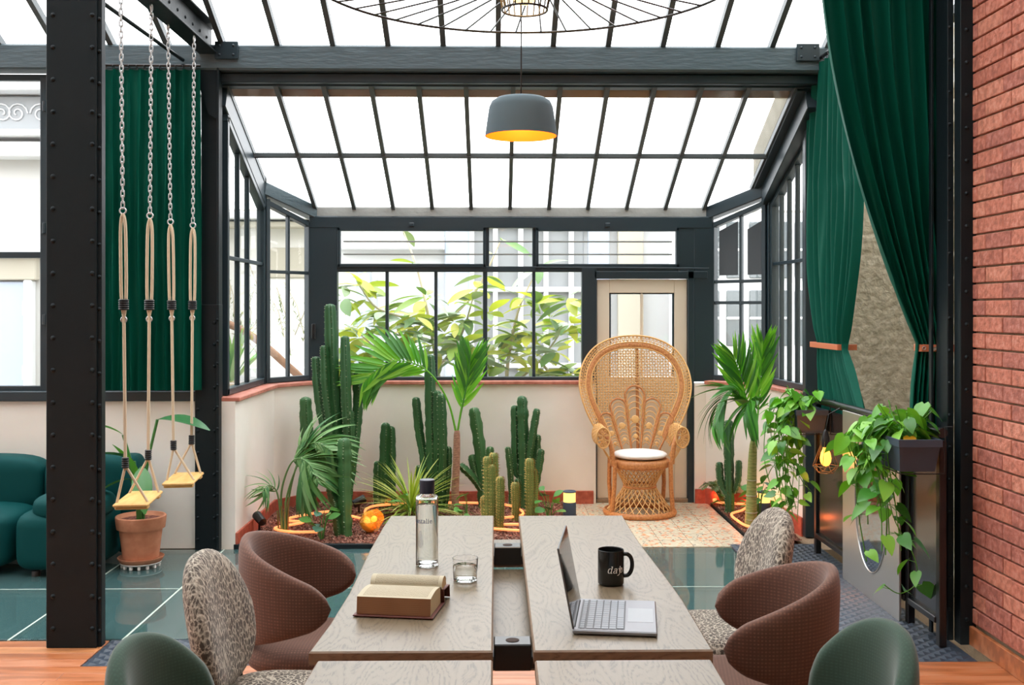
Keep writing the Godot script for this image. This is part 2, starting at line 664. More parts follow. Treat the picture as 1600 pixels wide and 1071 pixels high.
	for k in 4:
		var a := PI / 4 + k * PI / 2
		var lg := MB.new()
		lg.tube(pts([Vector3(cos(a) * 0.22, 0, sin(a) * 0.22), Vector3(cos(a) * 0.12, 0.73, sin(a) * 0.12)]), 0.014, 8)
		obj("leg", lg, M.silver, stool)
	# patterned tiles by the door
	var tf := struct("floor_tiled")
	var bed := MB.new()
	bed.box(V(1.17, -0.05, 7.76), Vector3(1.11, 0.07, 1.62))
	obj("bed", bed, M.mortar, tf)
	var tm := []
	for k in 6:
		var m := mat(Color.WHITE, 0.42)
		m.albedo_texture = tile_tex(100 + k)
		tm.append(m)
	for j in 8:
		for i in 6:
			var x0 := 0.512 + i * 0.2
			var x1 := x0 + 0.1975
			x0 = maxf(x0, 0.62)
			x1 = minf(x1, 1.72)
			var d0 := 6.95 + j * 0.2
			var d1 := d0 + 0.1975
			var b := MB.new()
			b.quad(V(x0, 0, d0), V(x1, 0, d0), V(x1, 0, d1), V(x0, 0, d1))
			for q in [[V(x0, 0, d0), V(x1, 0, d0)], [V(x1, 0, d0), V(x1, 0, d1)], [V(x1, 0, d1), V(x0, 0, d1)], [V(x0, 0, d1), V(x0, 0, d0)]]:
				b.quad(q[0] - Vector3(0, 0.02, 0), q[1] - Vector3(0, 0.02, 0), q[1], q[0])
			obj("tile", b, tm[rng.randi() % 6], tf)

func rivet(b: MB, p: Vector3, n: Vector3, r := 0.011) -> void:
	var u := n.cross(Vector3.UP if absf(n.y) < 0.9 else Vector3.RIGHT).normalized()
	var w := n.cross(u)
	var prof := [Vector2(r, 0), Vector2(r * 0.8, r * 0.45), Vector2(r * 0.4, r * 0.7), Vector2(0, r * 0.75)]
	b.lathe(prof, 8, p, Basis(u, n, w) if u.cross(n).dot(w) > 0 else Basis(w, n, u))

func columns_and_beams() -> void:
	# near left column: wide front plate with a flange beside it
	var c := struct("steel_column")
	var b := MB.new()
	b.cbox(V(-1.961, 2.15, 4.93), Vector3(0.232, 4.3, 0.03), 0.003)
	b.box(V(-1.99, 2.15, 5.05), Vector3(0.16, 4.3, 0.21))
	obj("plate", b, M.steel, c)
	b = MB.new()
	b.cbox(V(-1.838, 2.15, 4.955), Vector3(0.022, 4.3, 0.05), 0.003)
	b.cbox(V(-1.852, 2.15, 5.0), Vector3(0.012, 4.3, 0.04), 0.003)
	obj("flange", b, M.steel, c)
	b = MB.new()
	var y := 0.09
	while y < 4.2:
		rivet(b, V(-2.045, y, 4.915), Vector3(0, 0, 1), 0.012)
		rivet(b, V(-1.865, y, 4.915), Vector3(0, 0, 1), 0.012)
		rivet(b, V(-1.838, y - 0.015, 4.93), Vector3(0, 0, 1), 0.010)
		y += 0.1495
	stuff(obj("rivets", b, M.steel, c))
	# far left column, wider below
	c = struct("steel_column")
	b = MB.new()
	b.cbox(V(-1.872, 0.80, 6.93), Vector3(0.165, 1.6, 0.06), 0.003)
	b.cbox(V(-1.80, 0.80, 6.90), Vector3(0.02, 1.6, 0.06), 0.003)
	obj("base_plate", b, M.steel, c)
	b = MB.new()
	b.cbox(V(-1.855, 2.36, 6.94), Vector3(0.125, 1.56, 0.05), 0.003)
	b.cbox(V(-1.80, 2.36, 6.92), Vector3(0.014, 1.56, 0.09), 0.003)
	obj("shaft", b, M.steel, c)
	b = MB.new()
	y = 0.07
	while y < 1.6:
		rivet(b, V(-1.935, y, 6.90), Vector3(0, 0, 1), 0.011)
		rivet(b, V(-1.828, y, 6.90), Vector3(0, 0, 1), 0.011)
		rivet(b, V(-1.80, y + 0.02, 6.87), Vector3(0, 0, 1), 0.009)
		y += 0.141
	stuff(obj("rivets", b, M.steel, c))
	b = MB.new()
	b.prism(PackedVector2Array([Vector2(0, 0), Vector2(0.08, 0), Vector2(0.08, -0.4), Vector2(0.02, -0.36), Vector2(-0.1, 0)]), 0.02, V(-1.885, 3.2, 6.9), Basis.IDENTITY)
	obj("gusset", b, M.steel, c)
	# right column
	c = struct("steel_column")
	b = MB.new()
	b.cbox(V(2.208, 2.2, 4.93), Vector3(0.075, 4.4, 0.07), 0.003)
	obj("plate", b, M.steel, c)
	b = MB.new()
	b.cbox(V(2.155, 2.2, 5.03), Vector3(0.03, 4.4, 0.13), 0.003)
	b.cbox(V(2.118, 2.2, 5.10), Vector3(0.012, 4.4, 0.03), 0.002)
	obj("flange", b, M.steel, c)
	b = MB.new()
	y = 0.12
	while y < 4.3:
		rivet(b, V(2.2, y, 4.895), Vector3(0, 0, 1), 0.011)
		rivet(b, V(2.15, y + 0.03, 4.965), Vector3(0, 0, 1), 0.009)
		y += 0.153
	stuff(obj("rivets", b, M.steel, c))
	# main timber beam and the rail below it
	c = struct("timber_beam")
	b = MB.new()
	b.cbox(V(-1.85, 3.205, 6.95), Vector3(8.3, 0.165, 0.15), 0.012)
	obj("timber", b, M.beam, c)
	b = MB.new()
	b.cbox(V(0.15, 3.085, 7.0), Vector3(4.0, 0.06, 0.12), 0.006)
	b.cbox(V(0.15, 3.055, 7.06), Vector3(4.0, 0.02, 0.10), 0.004)
	obj("rail", b, M.frame, c)
	for s in [-1.74, 2.04]:
		b = MB.new()
		b.cbox(V(s, 3.245, 6.865), Vector3(0.15, 0.115, 0.02), 0.004)
		for k in 4:
			rivet(b, V(s + (0.045 if k & 1 else -0.045), 3.245 + (0.03 if k & 2 else -0.03), 6.855), Vector3(0, 0, 1), 0.01)
		obj("bracket", b, M.frame, c)
	# beam between the left columns that carries the swings
	c = struct("swing_beam")
	b = MB.new()
	b.cbox(V(-1.86, 3.23, 5.95), Vector3(0.12, 0.014, 1.96), 0.003)
	b.cbox(V(-1.86, 3.40, 5.95), Vector3(0.12, 0.014, 1.96), 0.003)
	b.box(V(-1.86, 3.315, 5.95), Vector3(0.014, 0.16, 1.96))
	obj("i_section", b, M.steel, c)
	b = MB.new()
	for k in 12:
		rivet(b, V(-1.853, 3.315, 5.1 + k * 0.155), Vector3(1, 0, 0), 0.011)
	stuff(obj("rivets", b, M.steel, c))
	b = MB.new()
	b.tube(pts([V(-2.08, 3.18, 5.1), V(-2.02, 3.18, 6.86)]), 0.012, 8)
	obj("curtain_rail", b, M.steel, c)
	# portal above the dining table, out of the picture
	c = struct("portal_beam")
	b = MB.new()
	b.cbox(V(0.08, 4.12, 5.0), Vector3(4.34, 0.2, 0.12), 0.006)
	obj("i_section", b, M.steel, c)

func roof_y(d: float) -> float:
	return 3.30 + (6.93 - d) * 0.462

func low_y(d: float) -> float:
	return 3.07 - (d - 7.05) * 0.4375

func roof() -> void:
	# upper slope, rising towards the camera
	var c := struct("roof_upper")
	var sp := 0.359
	for k in range(-12, 14):
		var x := -1.417 + k * sp
		if x < -5.98 or x > 3.3:
			continue
		var b := MB.new()
		b.bar(V(x, roof_y(6.95) - 0.012, 6.95), V(x, roof_y(1.5) - 0.012, 1.5), 0.035, 0.05)
		obj("glazing_bar", b, M.bar, c)
	for k in range(-13, 14):
		var x0 := maxf(-1.417 + k * sp, -5.98)
		var x1 := minf(-1.417 + (k + 1) * sp, 3.28)
		if x1 - x0 < 0.05:
			continue
		for seg in [[7.0, 5.2], [5.2, 3.3], [3.3, 1.5]]:
			var b := MB.new()
			b.quad(V(x0, roof_y(seg[0]) + 0.015, seg[0]), V(x1, roof_y(seg[0]) + 0.015, seg[0]), V(x1, roof_y(seg[1]) + 0.015, seg[1]), V(x0, roof_y(seg[1]) + 0.015, seg[1]))
			obj("pane", b, M.roofglass, c)
	var r := MB.new()
	r.cbox(V(-1.6, roof_y(1.5) - 0.05, 1.5), Vector3(8.9, 0.2, 0.15), 0.01)
	obj("ridge", r, M.steel, c)
	# lower slope over the bay
	c = struct("roof_lower")
	var xs := [-1.80]
	for k in 11:
		xs.append(-1.456 + k * 0.315)
	xs.append(2.03)
	# the left and right ends are cut by the canted corners
	for k in 13:
		var x: float = xs[k]
		var d1 := 8.6
		if x < -1.5:
			d1 = 8.2
		if x > 1.8:
			d1 = 8.28
		var b := MB.new()
		var w := 0.03 if k > 0 and k < 12 else 0.06
		b.bar(V(x, low_y(7.02) - 0.02, 7.02), V(x, low_y(d1) - 0.02, d1), w, 0.04)
		obj("glazing_bar", b, M.bar, c)
	for k in 12:
		var x0: float = xs[k]
		var x1: float = xs[k + 1]
		for seg in [[7.0, 7.82], [7.82, 8.64]]:
			var b := MB.new()
			var p := [V(x0, low_y(seg[0]) + 0.006, seg[0]), V(x1, low_y(seg[0]) + 0.006, seg[0]), V(x1, low_y(seg[1]) + 0.006, seg[1]), V(x0, low_y(seg[1]) + 0.006, seg[1])]
			if seg[1] > 8.0 and k == 0:
				p[3] = V(x0, low_y(8.2) + 0.006, 8.2)
			if seg[1] > 8.0 and k == 11:
				p[2] = V(x1, low_y(8.28) + 0.006, 8.28)
			b.quad(p[0], p[1], p[2], p[3])
			obj("pane", b, M.roofglass, c)
	r = MB.new()
	r.cbox(V(0.12, low_y(7.82) - 0.03, 7.82), Vector3(3.8, 0.035, 0.05), 0.004)
	obj("purlin", r, M.bar, c)
	r = MB.new()
	r.bar(V(2.10, low_y(7.02) - 0.045, 7.02), V(2.10, low_y(8.2) - 0.045, 8.2), 0.17, 0.03)
	obj("side_soffit", r, M.frame, c)
	# zinc flashing outside, over the head of the lower panes
	r = MB.new()
	r.bar(V(-1.9, low_y(7.0) + 0.10, 7.08), V(2.2, low_y(7.0) + 0.10, 7.08), 0.02, 0.22, Vector3.UP)
	obj("flashing", r, mat(c8(150, 118, 84), 0.7), c)
	r = MB.new()
	r.cbox(V(0.12, low_y(7.2) + 0.11, 7.2), Vector3(4.0, 0.2, 0.025), 0.003)
	obj("fascia", r, mat(c8(146, 118, 84), 0.7), c)

func walls() -> void:
	# closing shell: plaster walls and ceiling behind and beside the camera
	var w := obj("wall_back", _shell_box(V(-1.9, 2.2, -4.05), Vector3(8.5, 4.6, 0.12)), M.white)
	tag(w, "", "", "", "structure")
	var left := MB.new()
	left.prism(PackedVector2Array([Vector2(-4.1, -0.1), Vector2(7.0, -0.1), Vector2(7.0, 3.35), Vector2(1.5, 5.9), Vector2(-4.1, 3.9)]), 0.12, Vector3(-6.05, 0, 0), Basis(Vector3(0, 0, -1), Vector3.UP, Vector3(1, 0, 0)))
	tag(obj("wall_left", left, M.white), "", "", "", "structure")
	var ce := MB.new()
	ce.quad(V(-6.1, 5.84, 1.5), V(3.3, 5.84, 1.5), V(3.3, 3.85, -4.1), V(-6.1, 3.85, -4.1))
	ce.quad(V(3.3, 5.94, 1.5), V(-6.1, 5.94, 1.5), V(-6.1, 3.95, -4.1), V(3.3, 3.95, -4.1))
	tag(obj("ceiling", ce, M.white), "", "", "", "structure")
	# window wall on the left, behind the sofa
	var c := struct("wall_front_left")
	var b := MB.new()
	b.box(V(-3.93, 0.485, 7.02), Vector3(4.1, 0.97, 0.14))
	obj("dado", b, M.wall, c)
	b = MB.new()
	b.cbox(V(-3.93, 1.0, 6.985), Vector3(4.1, 0.065, 0.13), 0.005)
	obj("sill", b, M.frame, c)
	var win := struct("window_1")
	for x in [-5.6, -5.1, -4.55, -4.0, -3.48, -2.965, -2.42]:
		b = MB.new()
		b.cbox(V(x, 2.06, 7.0), Vector3(0.045, 2.06, 0.05), 0.004)
		obj("mullion", b, M.frame, win)
	b = MB.new()
	b.cbox(V(-2.93, 2.06, 7.0), Vector3(0.02, 2.06, 0.03), 0.004)
	obj("casement", b, M.frame, win)
	for y in [1.045, 1.925, 3.09]:
		b = MB.new()
		b.cbox(V(-3.93, y, 7.0), Vector3(4.0, 0.04, 0.045), 0.004)
		obj("transom", b, M.frame, win)
	var xs := [-5.95, -5.6, -5.1, -4.55, -4.0, -3.48, -2.965, -2.42, -1.95]
	for i in 8:
		for yy in [[1.06, 1.91], [1.94, 3.07]]:
			b = MB.new()
			b.quad(V(xs[i], yy[0], 7.0), V(xs[i + 1], yy[0], 7.0), V(xs[i + 1], yy[1], 7.0), V(xs[i], yy[1], 7.0))
			obj("pane", b, M.glass, win)
	for y in [1.5, 2.9, 2.1]:
		b = MB.new()
		b.cbox(V(-2.955, y, 6.965), Vector3(0.02, 0.07, 0.015), 0.003)
		obj("hinge", b, M.frame, win)

func _shell_box(c: Vector3, s: Vector3) -> MB:
	var b := MB.new()
	b.box(c, s)
	return b

# one panel of glazing between two plan points; the top may slope
func glazing(called: String, a: Vector3, b: Vector3, y0: float, ya: float, yb: float, mull: Array, trans: Array, frame := 0.05, bar := 0.022) -> Node3D:
	var w := struct(called)
	var dir := (b - a).normalized()
	var side := dir
	var nrm := dir.cross(Vector3.UP)
	var L := a.distance_to(b)
	var top := func(t: float) -> float: return lerpf(ya, yb, t / L)
	var fr := MB.new()
	fr.bar(a + Vector3(0, y0, 0) + dir * frame / 2, a + Vector3(0, ya, 0) + dir * frame / 2, frame, 0.06, side, 0.004)
	fr.bar(b + Vector3(0, y0, 0) - dir * frame / 2, b + Vector3(0, yb, 0) - dir * frame / 2, frame, 0.06, side, 0.004)
	fr.bar(a + Vector3(0, y0 + frame / 2, 0), b + Vector3(0, y0 + frame / 2, 0), 0.06, frame, nrm, 0.004)
	fr.bar(a + Vector3(0, ya - frame / 2, 0), b + Vector3(0, yb - frame / 2, 0), 0.06, frame, nrm, 0.004)
	obj("frame", fr, M.frame, w)
	for t in mull:
		var m := MB.new()
		m.bar(a + dir * t + Vector3(0, y0 + frame, 0), a + dir * t + Vector3(0, top.call(t) - frame, 0), bar, 0.035, side, 0.003)
		obj("mullion", m, M.frame, w)
	for y in trans:
		var m := MB.new()
		m.bar(a + dir * frame + Vector3(0, y, 0), b - dir * frame + Vector3(0, y, 0), 0.036, bar * 1.15, nrm, 0.003)
		obj("transom", m, M.frame, w)
	var ts := [frame] + mull + [L - frame]
	var ys := [y0 + frame] + trans
	for i in ts.size() - 1:
		for j in ys.size():
			var p := MB.new()
			var yl: float = ys[j]
			var u0: float = ys[j + 1] if j + 1 < ys.size() else top.call(ts[i]) - frame
			var u1: float = ys[j + 1] if j + 1 < ys.size() else top.call(ts[i + 1]) - frame
			p.quad(a + dir * ts[i] + Vector3(0, yl, 0), a + dir * ts[i + 1] + Vector3(0, yl, 0), a + dir * ts[i + 1] + Vector3(0, u1, 0), a + dir * ts[i] + Vector3(0, u0, 0))
			obj("pane", p, M.glass, w)
	return w

func bay_windows() -> void:
	# dado walls of the bay, red sill tiles and skirting
	var inner := [V(-1.70, 0, 6.93), V(-1.70, 0, 8.14), V(-1.44, 0, 8.50), V(0.79, 0, 8.50)]
	var c := struct("wall_bay_left")
	for i in 3:
		var b := MB.new()
		var p: Vector3 = inner[i]
		var q: Vector3 = inner[i + 1]
		var n := (q - p).normalized().cross(Vector3.UP)
		var off := -n * 0.05
		b.bar(p + off + Vector3(0, 0.48, 0), q + off + Vector3(0, 0.48, 0) + (q - p).normalized() * 0.02, 0.1, 0.97, n)
		obj("dado", b, M.wall, c)
		var k := MB.new()
		k.bar(p + n * 0.008 + Vector3(0, 0.04, 0), q + n * 0.008 + Vector3(0, 0.04, 0), 0.016, 0.13, n, 0.003)
		obj("skirting_tile", k, M.redtile, c)
		var sp := inner.duplicate()
		var s := MB.new()
		s.bar(p - n * 0.05 + Vector3(0, 0.978, 0), q - n * 0.05 + Vector3(0, 0.978, 0) + (q - p).normalized() * (0.05 if i < 2 else 0.0), 0.16, 0.028, n, 0.005)
		obj("sill_tile", s, M.sill, c)
	# short end wall beside the column
	var e := MB.new()
	e.box(V(-1.755, 0.48, 6.98), Vector3(0.1, 0.965, 0.09))
	obj("end", e, M.wall, c)
	var rin := [V(1.70, 0, 8.50), V(2.07, 0, 8.10), V(2.13, 0, 7.27)]
	c = struct("wall_bay_right")
	for i in 2:
		var p: Vector3 = rin[i]
		var q: Vector3 = rin[i + 1]
		var n := (q - p).normalized().cross(Vector3.UP)
		var b := MB.new()
		b.bar(p - n * 0.05 + Vector3(0, 0.48, 0), q - n * 0.05 + Vector3(0, 0.48, 0), 0.1, 0.97, n)
		obj("dado", b, M.wall, c)
		var k := MB.new()
		k.bar(p + n * 0.008 + Vector3(0, 0.05, 0), q + n * 0.008 + Vector3(0, 0.05, 0), 0.016, 0.15, n, 0.003)
		obj("skirting_tile", k, M.redtile, c)
		var s := MB.new()
		s.bar(p - n * 0.05 + Vector3(0, 0.978, 0), q - n * 0.05 + Vector3(0, 0.978, 0), 0.16, 0.028, n, 0.005)
		obj("sill_tile", s, M.sill, c)
	# left side, left cant
	glazing("window_2", V(-1.80, 0, 7.02), V(-1.80, 0, 8.17), 0.995, 2.86, 2.36, [0.37, 0.66], [1.915], 0.045)
	glazing("window_3", V(-1.79, 0, 8.20), V(-1.50, 0, 8.58), 0.995, 2.42, 2.26, [0.24], [1.86], 0.04)
	var w := struct("bay_frame")
	var b := MB.new()
	b.bar(V(-1.80, 0.97, 8.18), V(-1.80, 2.6, 8.18), 0.06, 0.06, Vector3.RIGHT, 0.004)
	b.bar(V(2.14, 0.97, 8.16), V(2.14, 2.6, 8.16), 0.06, 0.06, Vector3.RIGHT, 0.004)
	b.bar(V(2.19, 0.0, 7.24), V(2.19, 3.1, 7.24), 0.13, 0.07, Vector3.RIGHT, 0.004)
	obj("corner_post", b, M.frame, w)
	b = MB.new()
	b.bar(V(-1.81, low_y(7.0) - 0.12, 7.0), V(-1.81, low_y(8.2) - 0.12, 8.2), 0.07, 0.15, Vector3.RIGHT, 0.006)
	obj("eaves_beam", b, M.frame, w)
	b = MB.new()
	b.bar(V(-1.81, 2.50, 8.19), V(-1.47, 2.345, 8.6), 0.10, 0.11, Vector3.UP, 0.006)
	obj("eaves_beam", b, M.beam, w)
	b = MB.new()
	b.bar(V(2.13, low_y(7.0) - 0.12, 7.0), V(2.13, low_y(8.2) - 0.12, 8.2), 0.12, 0.15, Vector3.RIGHT, 0.006)
	obj("eaves_beam", b, M.frame, w)
	b = MB.new()
	b.bar(V(2.14, 2.50, 8.17), V(1.74, 2.345, 8.6), 0.10, 0.11, Vector3.UP, 0.006)
	obj("eaves_beam", b, M.frame, w)
	b = MB.new()
	b.cbox(V(0.13, 2.355, 8.6), Vector3(3.3, 0.085, 0.10), 0.008)
	obj("eaves_beam", b, M.gutter, w)
	# right cant, right side
	var w4 := glazing("window_4", V(1.765, 0, 8.58), V(2.12, 0, 8.19), 0.995, 2.26, 2.42, [0.285], [1.62, 1.79], 0.04)
	for f in [[0.075, 0.255], [0.345, 0.495]]:   # blackout film stuck on the upper panes
		var fm := MB.new()
		var dir := (V(2.12, 0, 8.19) - V(1.765, 0, 8.58)).normalized()
		var o := V(1.765, 0, 8.58) + dir.cross(Vector3.UP) * 0.004
		fm.quad(o + dir * f[0] + Vector3(0, 1.84, 0), o + dir * f[1] + Vector3(0, 1.84, 0), o + dir * f[1] + Vector3(0, 2.27, 0), o + dir * f[0] + Vector3(0, 2.2, 0))
		obj("blackout_film", fm, mat(c8(44, 50, 54), 0.3), w4)
	glazing("window_5", V(2.15, 0, 8.13), V(2.19, 0, 7.27), 0.995, 2.38, 2.80, [0.2, 0.38, 0.56, 0.72], [1.915], 0.045)
	# back frame
	w = struct("window_6")
	var D := 8.58
	var part := func(called: String, x0: float, x1: float, y0: float, y1: float, t: float, m: Material, dz := 0.0) -> void:
		var q := MB.new()
		q.cbox(V((x0 + x1) / 2, (y0 + y1) / 2, D - dz), Vector3(x1 - x0, y1 - y0, t), 0.004)
		obj(called, q, m, w)
	part.call("corner_board", -1.50, -1.275, 0.98, 2.32, 0.09, M.frame)
	part.call("head", -1.50, 1.76, 2.225, 2.315, 0.10, M.frame)
	part.call("transom_rail", -1.28, 1.52, 1.87, 1.915, 0.07, M.frame)
	part.call("bottom_rail", -1.28, 0.72, 0.985, 1.02, 0.07, M.frame)
	part.call("door_post", 0.70, 0.82, 0.0, 1.90, 0.10, M.frame)
	part.call("door_head", 0.80, 1.72, 1.815, 1.875, 0.10, M.frame)
	part.call("door_post", 1.56, 1.61, 0.0, 1.9, 0.10, M.frame)
	part.call("corner_board", 1.61, 1.77, 0.98, 2.32, 0.09, M.frame)
	part.call("transom_end", 1.48, 1.63, 1.87, 2.3, 0.08, M.frame)
	for x in [-0.877, -0.482, -0.083, 0.312]:
		part.call("mullion", x - (0.018 if x > -0.1 and x < 0.0 else 0.013), x + (0.018 if x > -0.1 and x < 0.0 else 0.013), 1.0, 1.88, 0.045, M.frame)
	for s in [[-1.275, -0.075], [0.325, 1.49]]:
		part.call("transom_casement", s[0], s[0] + 0.025, 1.90, 2.23, 0.06, M.frame, 0.02)
		part.call("transom_casement", s[1] - 0.025, s[1], 1.90, 2.23, 0.06, M.frame, 0.02)
		part.call("transom_casement", s[0], s[1], 2.20, 2.235, 0.06, M.frame, 0.02)
		part.call("transom_casement", s[0], s[1], 1.905, 1.935, 0.06, M.frame, 0.02)
		part.call("latch", (s[0] + s[1]) / 2 - 0.02, (s[0] + s[1]) / 2 + 0.02, 2.235, 2.265, 0.03, M.frame, 0.05)
	part.call("mullion", -0.075, -0.05, 1.90, 2.23, 0.05, M.frame)
	part.call("mullion", 0.30, 0.325, 1.90, 2.23, 0.05, M.frame)
	var panes := [[-1.25, -0.10, 1.93, 2.205], [-0.05, 0.30, 1.915, 2.225], [0.35, 1.465, 1.93, 2.205], [-1.275, -0.877, 1.02, 1.87], [-0.877, -0.482, 1.02, 1.87], [-0.482, -0.083, 1.02, 1.87], [-0.083, 0.312, 1.02, 1.87], [0.312, 0.70, 1.02, 1.87]]
	for p in panes:
		var q := MB.new()
		q.quad(V(p[0], p[2], D), V(p[1], p[2], D), V(p[1], p[3], D), V(p[0], p[3], D))
		obj("pane", q, M.glass, w)
	# outside louvre wires across the transom lights
	for y in [2.02, 2.125]:
		part.call("louvre_rod", -1.25, 1.46, y - 0.007, y + 0.007, 0.014, M.gutter, -0.12)
	var rod := MB.new()
	rod.tube(pts([V(0.32, 1.905, 8.50), V(1.72, 1.897, 8.48)]), 0.006, 6)
	obj("opener_rod", rod, M.frame, w)
	part.call("latch", -1.475, -1.445, 1.33, 1.45, 0.05, M.black, 0.06)
	# door
	var dr := struct("door_1")
	var dm := mat(c8(224, 212, 192), 0.5)
	var dp := func(called: String, x0: float, x1: float, y0: float, y1: float, t: float, m: Material, dz := 0.0) -> void:
		var q := MB.new()
		q.cbox(V((x0 + x1) / 2, (y0 + y1) / 2, 8.585 - dz), Vector3(x1 - x0, y1 - y0, t), 0.004)
		obj(called, q, m, dr)
	dp.call("stile", 0.825, 0.925, 0.03, 1.81, 0.045, dm)
	dp.call("stile", 1.455, 1.558, 0.03, 1.81, 0.045, dm)
	dp.call("rail", 0.925, 1.455, 1.70, 1.81, 0.045, dm)
	dp.call("rail", 0.925, 1.455, 0.9, 1.02, 0.045, dm)
	dp.call("panel", 0.925, 1.455, 0.03, 0.9, 0.03, dm)
	dp.call("glazing_bead", 0.925, 0.94, 1.02, 1.70, 0.03, M.frame)
	dp.call("glazing_bead", 1.44, 1.455, 1.02, 1.70, 0.03, M.frame)
	dp.call("glazing_bead", 0.925, 1.455, 1.69, 1.70, 0.03, M.frame)
	dp.call("glazing_bar", 1.178, 1.202, 1.02, 1.70, 0.03, dm)
	dp.call("pane", 0.94, 1.178, 1.02, 1.69, 0.006, M.glass)
	dp.call("pane", 1.202, 1.44, 1.02, 1.69, 0.006, M.glass)
	dp.call("threshold", 0.8, 1.6, 0.0, 0.03, 0.1, M.mortar)
	# wall right of the door, under the corner board
	c = struct("wall_bay_back_right")
	var q := MB.new()
	q.box(V(1.66, 0.48, 8.55), Vector3(0.1, 0.97, 0.09))
	obj("dado", q, M.wall, c)
	q = MB.new()
	q.cbox(V(1.66, 0.05, 8.495), Vector3(0.1, 0.13, 0.016), 0.003)
	obj("skirting_tile", q, M.redtile, c)

func brick_wall() -> void:
	var w := struct("wall_right")
	var b := MB.new()
	b.box(V(2.31, 2.7, 0.42), Vector3(0.13, 5.6, 9.0))
	obj("mortar_bed", b, M.mortar, w)
	var meshes := {}
	var ch := 0.0756
	var L := 0.243
	var y := 0.10
	var row := 0
	var count := 0
	var rest := MB.new()
	while y < 4.2:
		var d := 4.90
		var first := true
		var off: float = 0.13 if row % 2 else 0.052
		while d > 3.0:
			var l := off if first else L
			var d2 := d - l
			first = false
			var cen := V(2.24, y + ch / 2, (d + d2) / 2)
			if y < 3.35 and d2 > 3.85:
				var key := roundi(l * 1000)
				if not meshes.has(key):
					var q := MB.new()
					q.cbox(Vector3.ZERO, Vector3(0.025, ch - 0.009, l - 0.008), 0.003)
					meshes[key] = q.mesh()
				put("brick", meshes[key], M["brick%d" % (rng.randi() % 4)], w, Transform3D(Basis.IDENTITY, cen + Vector3(rng.randf_range(-0.0015, 0.0015), 0, 0)))
				count += 1
			else:
				rest.cbox(cen, Vector3(0.025, ch - 0.009, l - 0.008), 0.003)
			d = d2
		y += ch
		row += 1
	stuff(obj("brickwork", rest, M.brick0, w))
	b = MB.new()
	b.cbox(V(2.222, 0.045, 1.9), Vector3(0.02, 0.09, 6.0), 0.003)
	tag(obj("baseboard_right", b, M.plank1), "", "", "", "structure")

func side_void() -> void:
	# roughcast wall across the stair well behind the railing
	var w := struct("wall_side_roughcast")
	var n := fnl(FastNoiseLite.TYPE_SIMPLEX_SMOOTH, 3.2, 4, 31)
	n.fractal_type = FastNoiseLite.FRACTAL_RIDGED
	var n2 := fnl(FastNoiseLite.TYPE_SIMPLEX_SMOOTH, 9.0, 3, 32)
	var b := MB.new()
	b.grid(150, 220, func(u: float, v: float) -> Vector3:
		var d := lerpf(4.6, 7.25, u)
		var y := lerpf(-0.6, 3.6, v)
		var k := n.get_noise_3d(d * 0.8 + y * 0.5, y * 1.1 - d * 0.35, 0.0)
		return V(3.18 - 0.09 * k - 0.02 * n2.get_noise_3d(d, y, 3.0), y, d), false, true)
	obj("roughcast", b, M.stucco, w)
	b = MB.new()
	b.box(V(3.34, 1.5, 5.95), Vector3(0.14, 5.2, 2.8))
	b.box(V(2.83, 1.6, 4.84), Vector3(1.06, 5.0, 0.1))
	b.box(V(2.8, 1.25, 7.3), Vector3(1.1, 3.7, 0.1))
	obj("backing", b, M.stucco, w)
	b = MB.new()
	b.box(V(2.75, -0.45, 6.05), Vector3(1.2, 0.1, 2.5))
	obj("landing", b, M.mortar, w)

func furniture() -> void:
	tables()
	on_tables()
	chairs()
	peacock_chair()
	sofa()
	swings()
	railing()

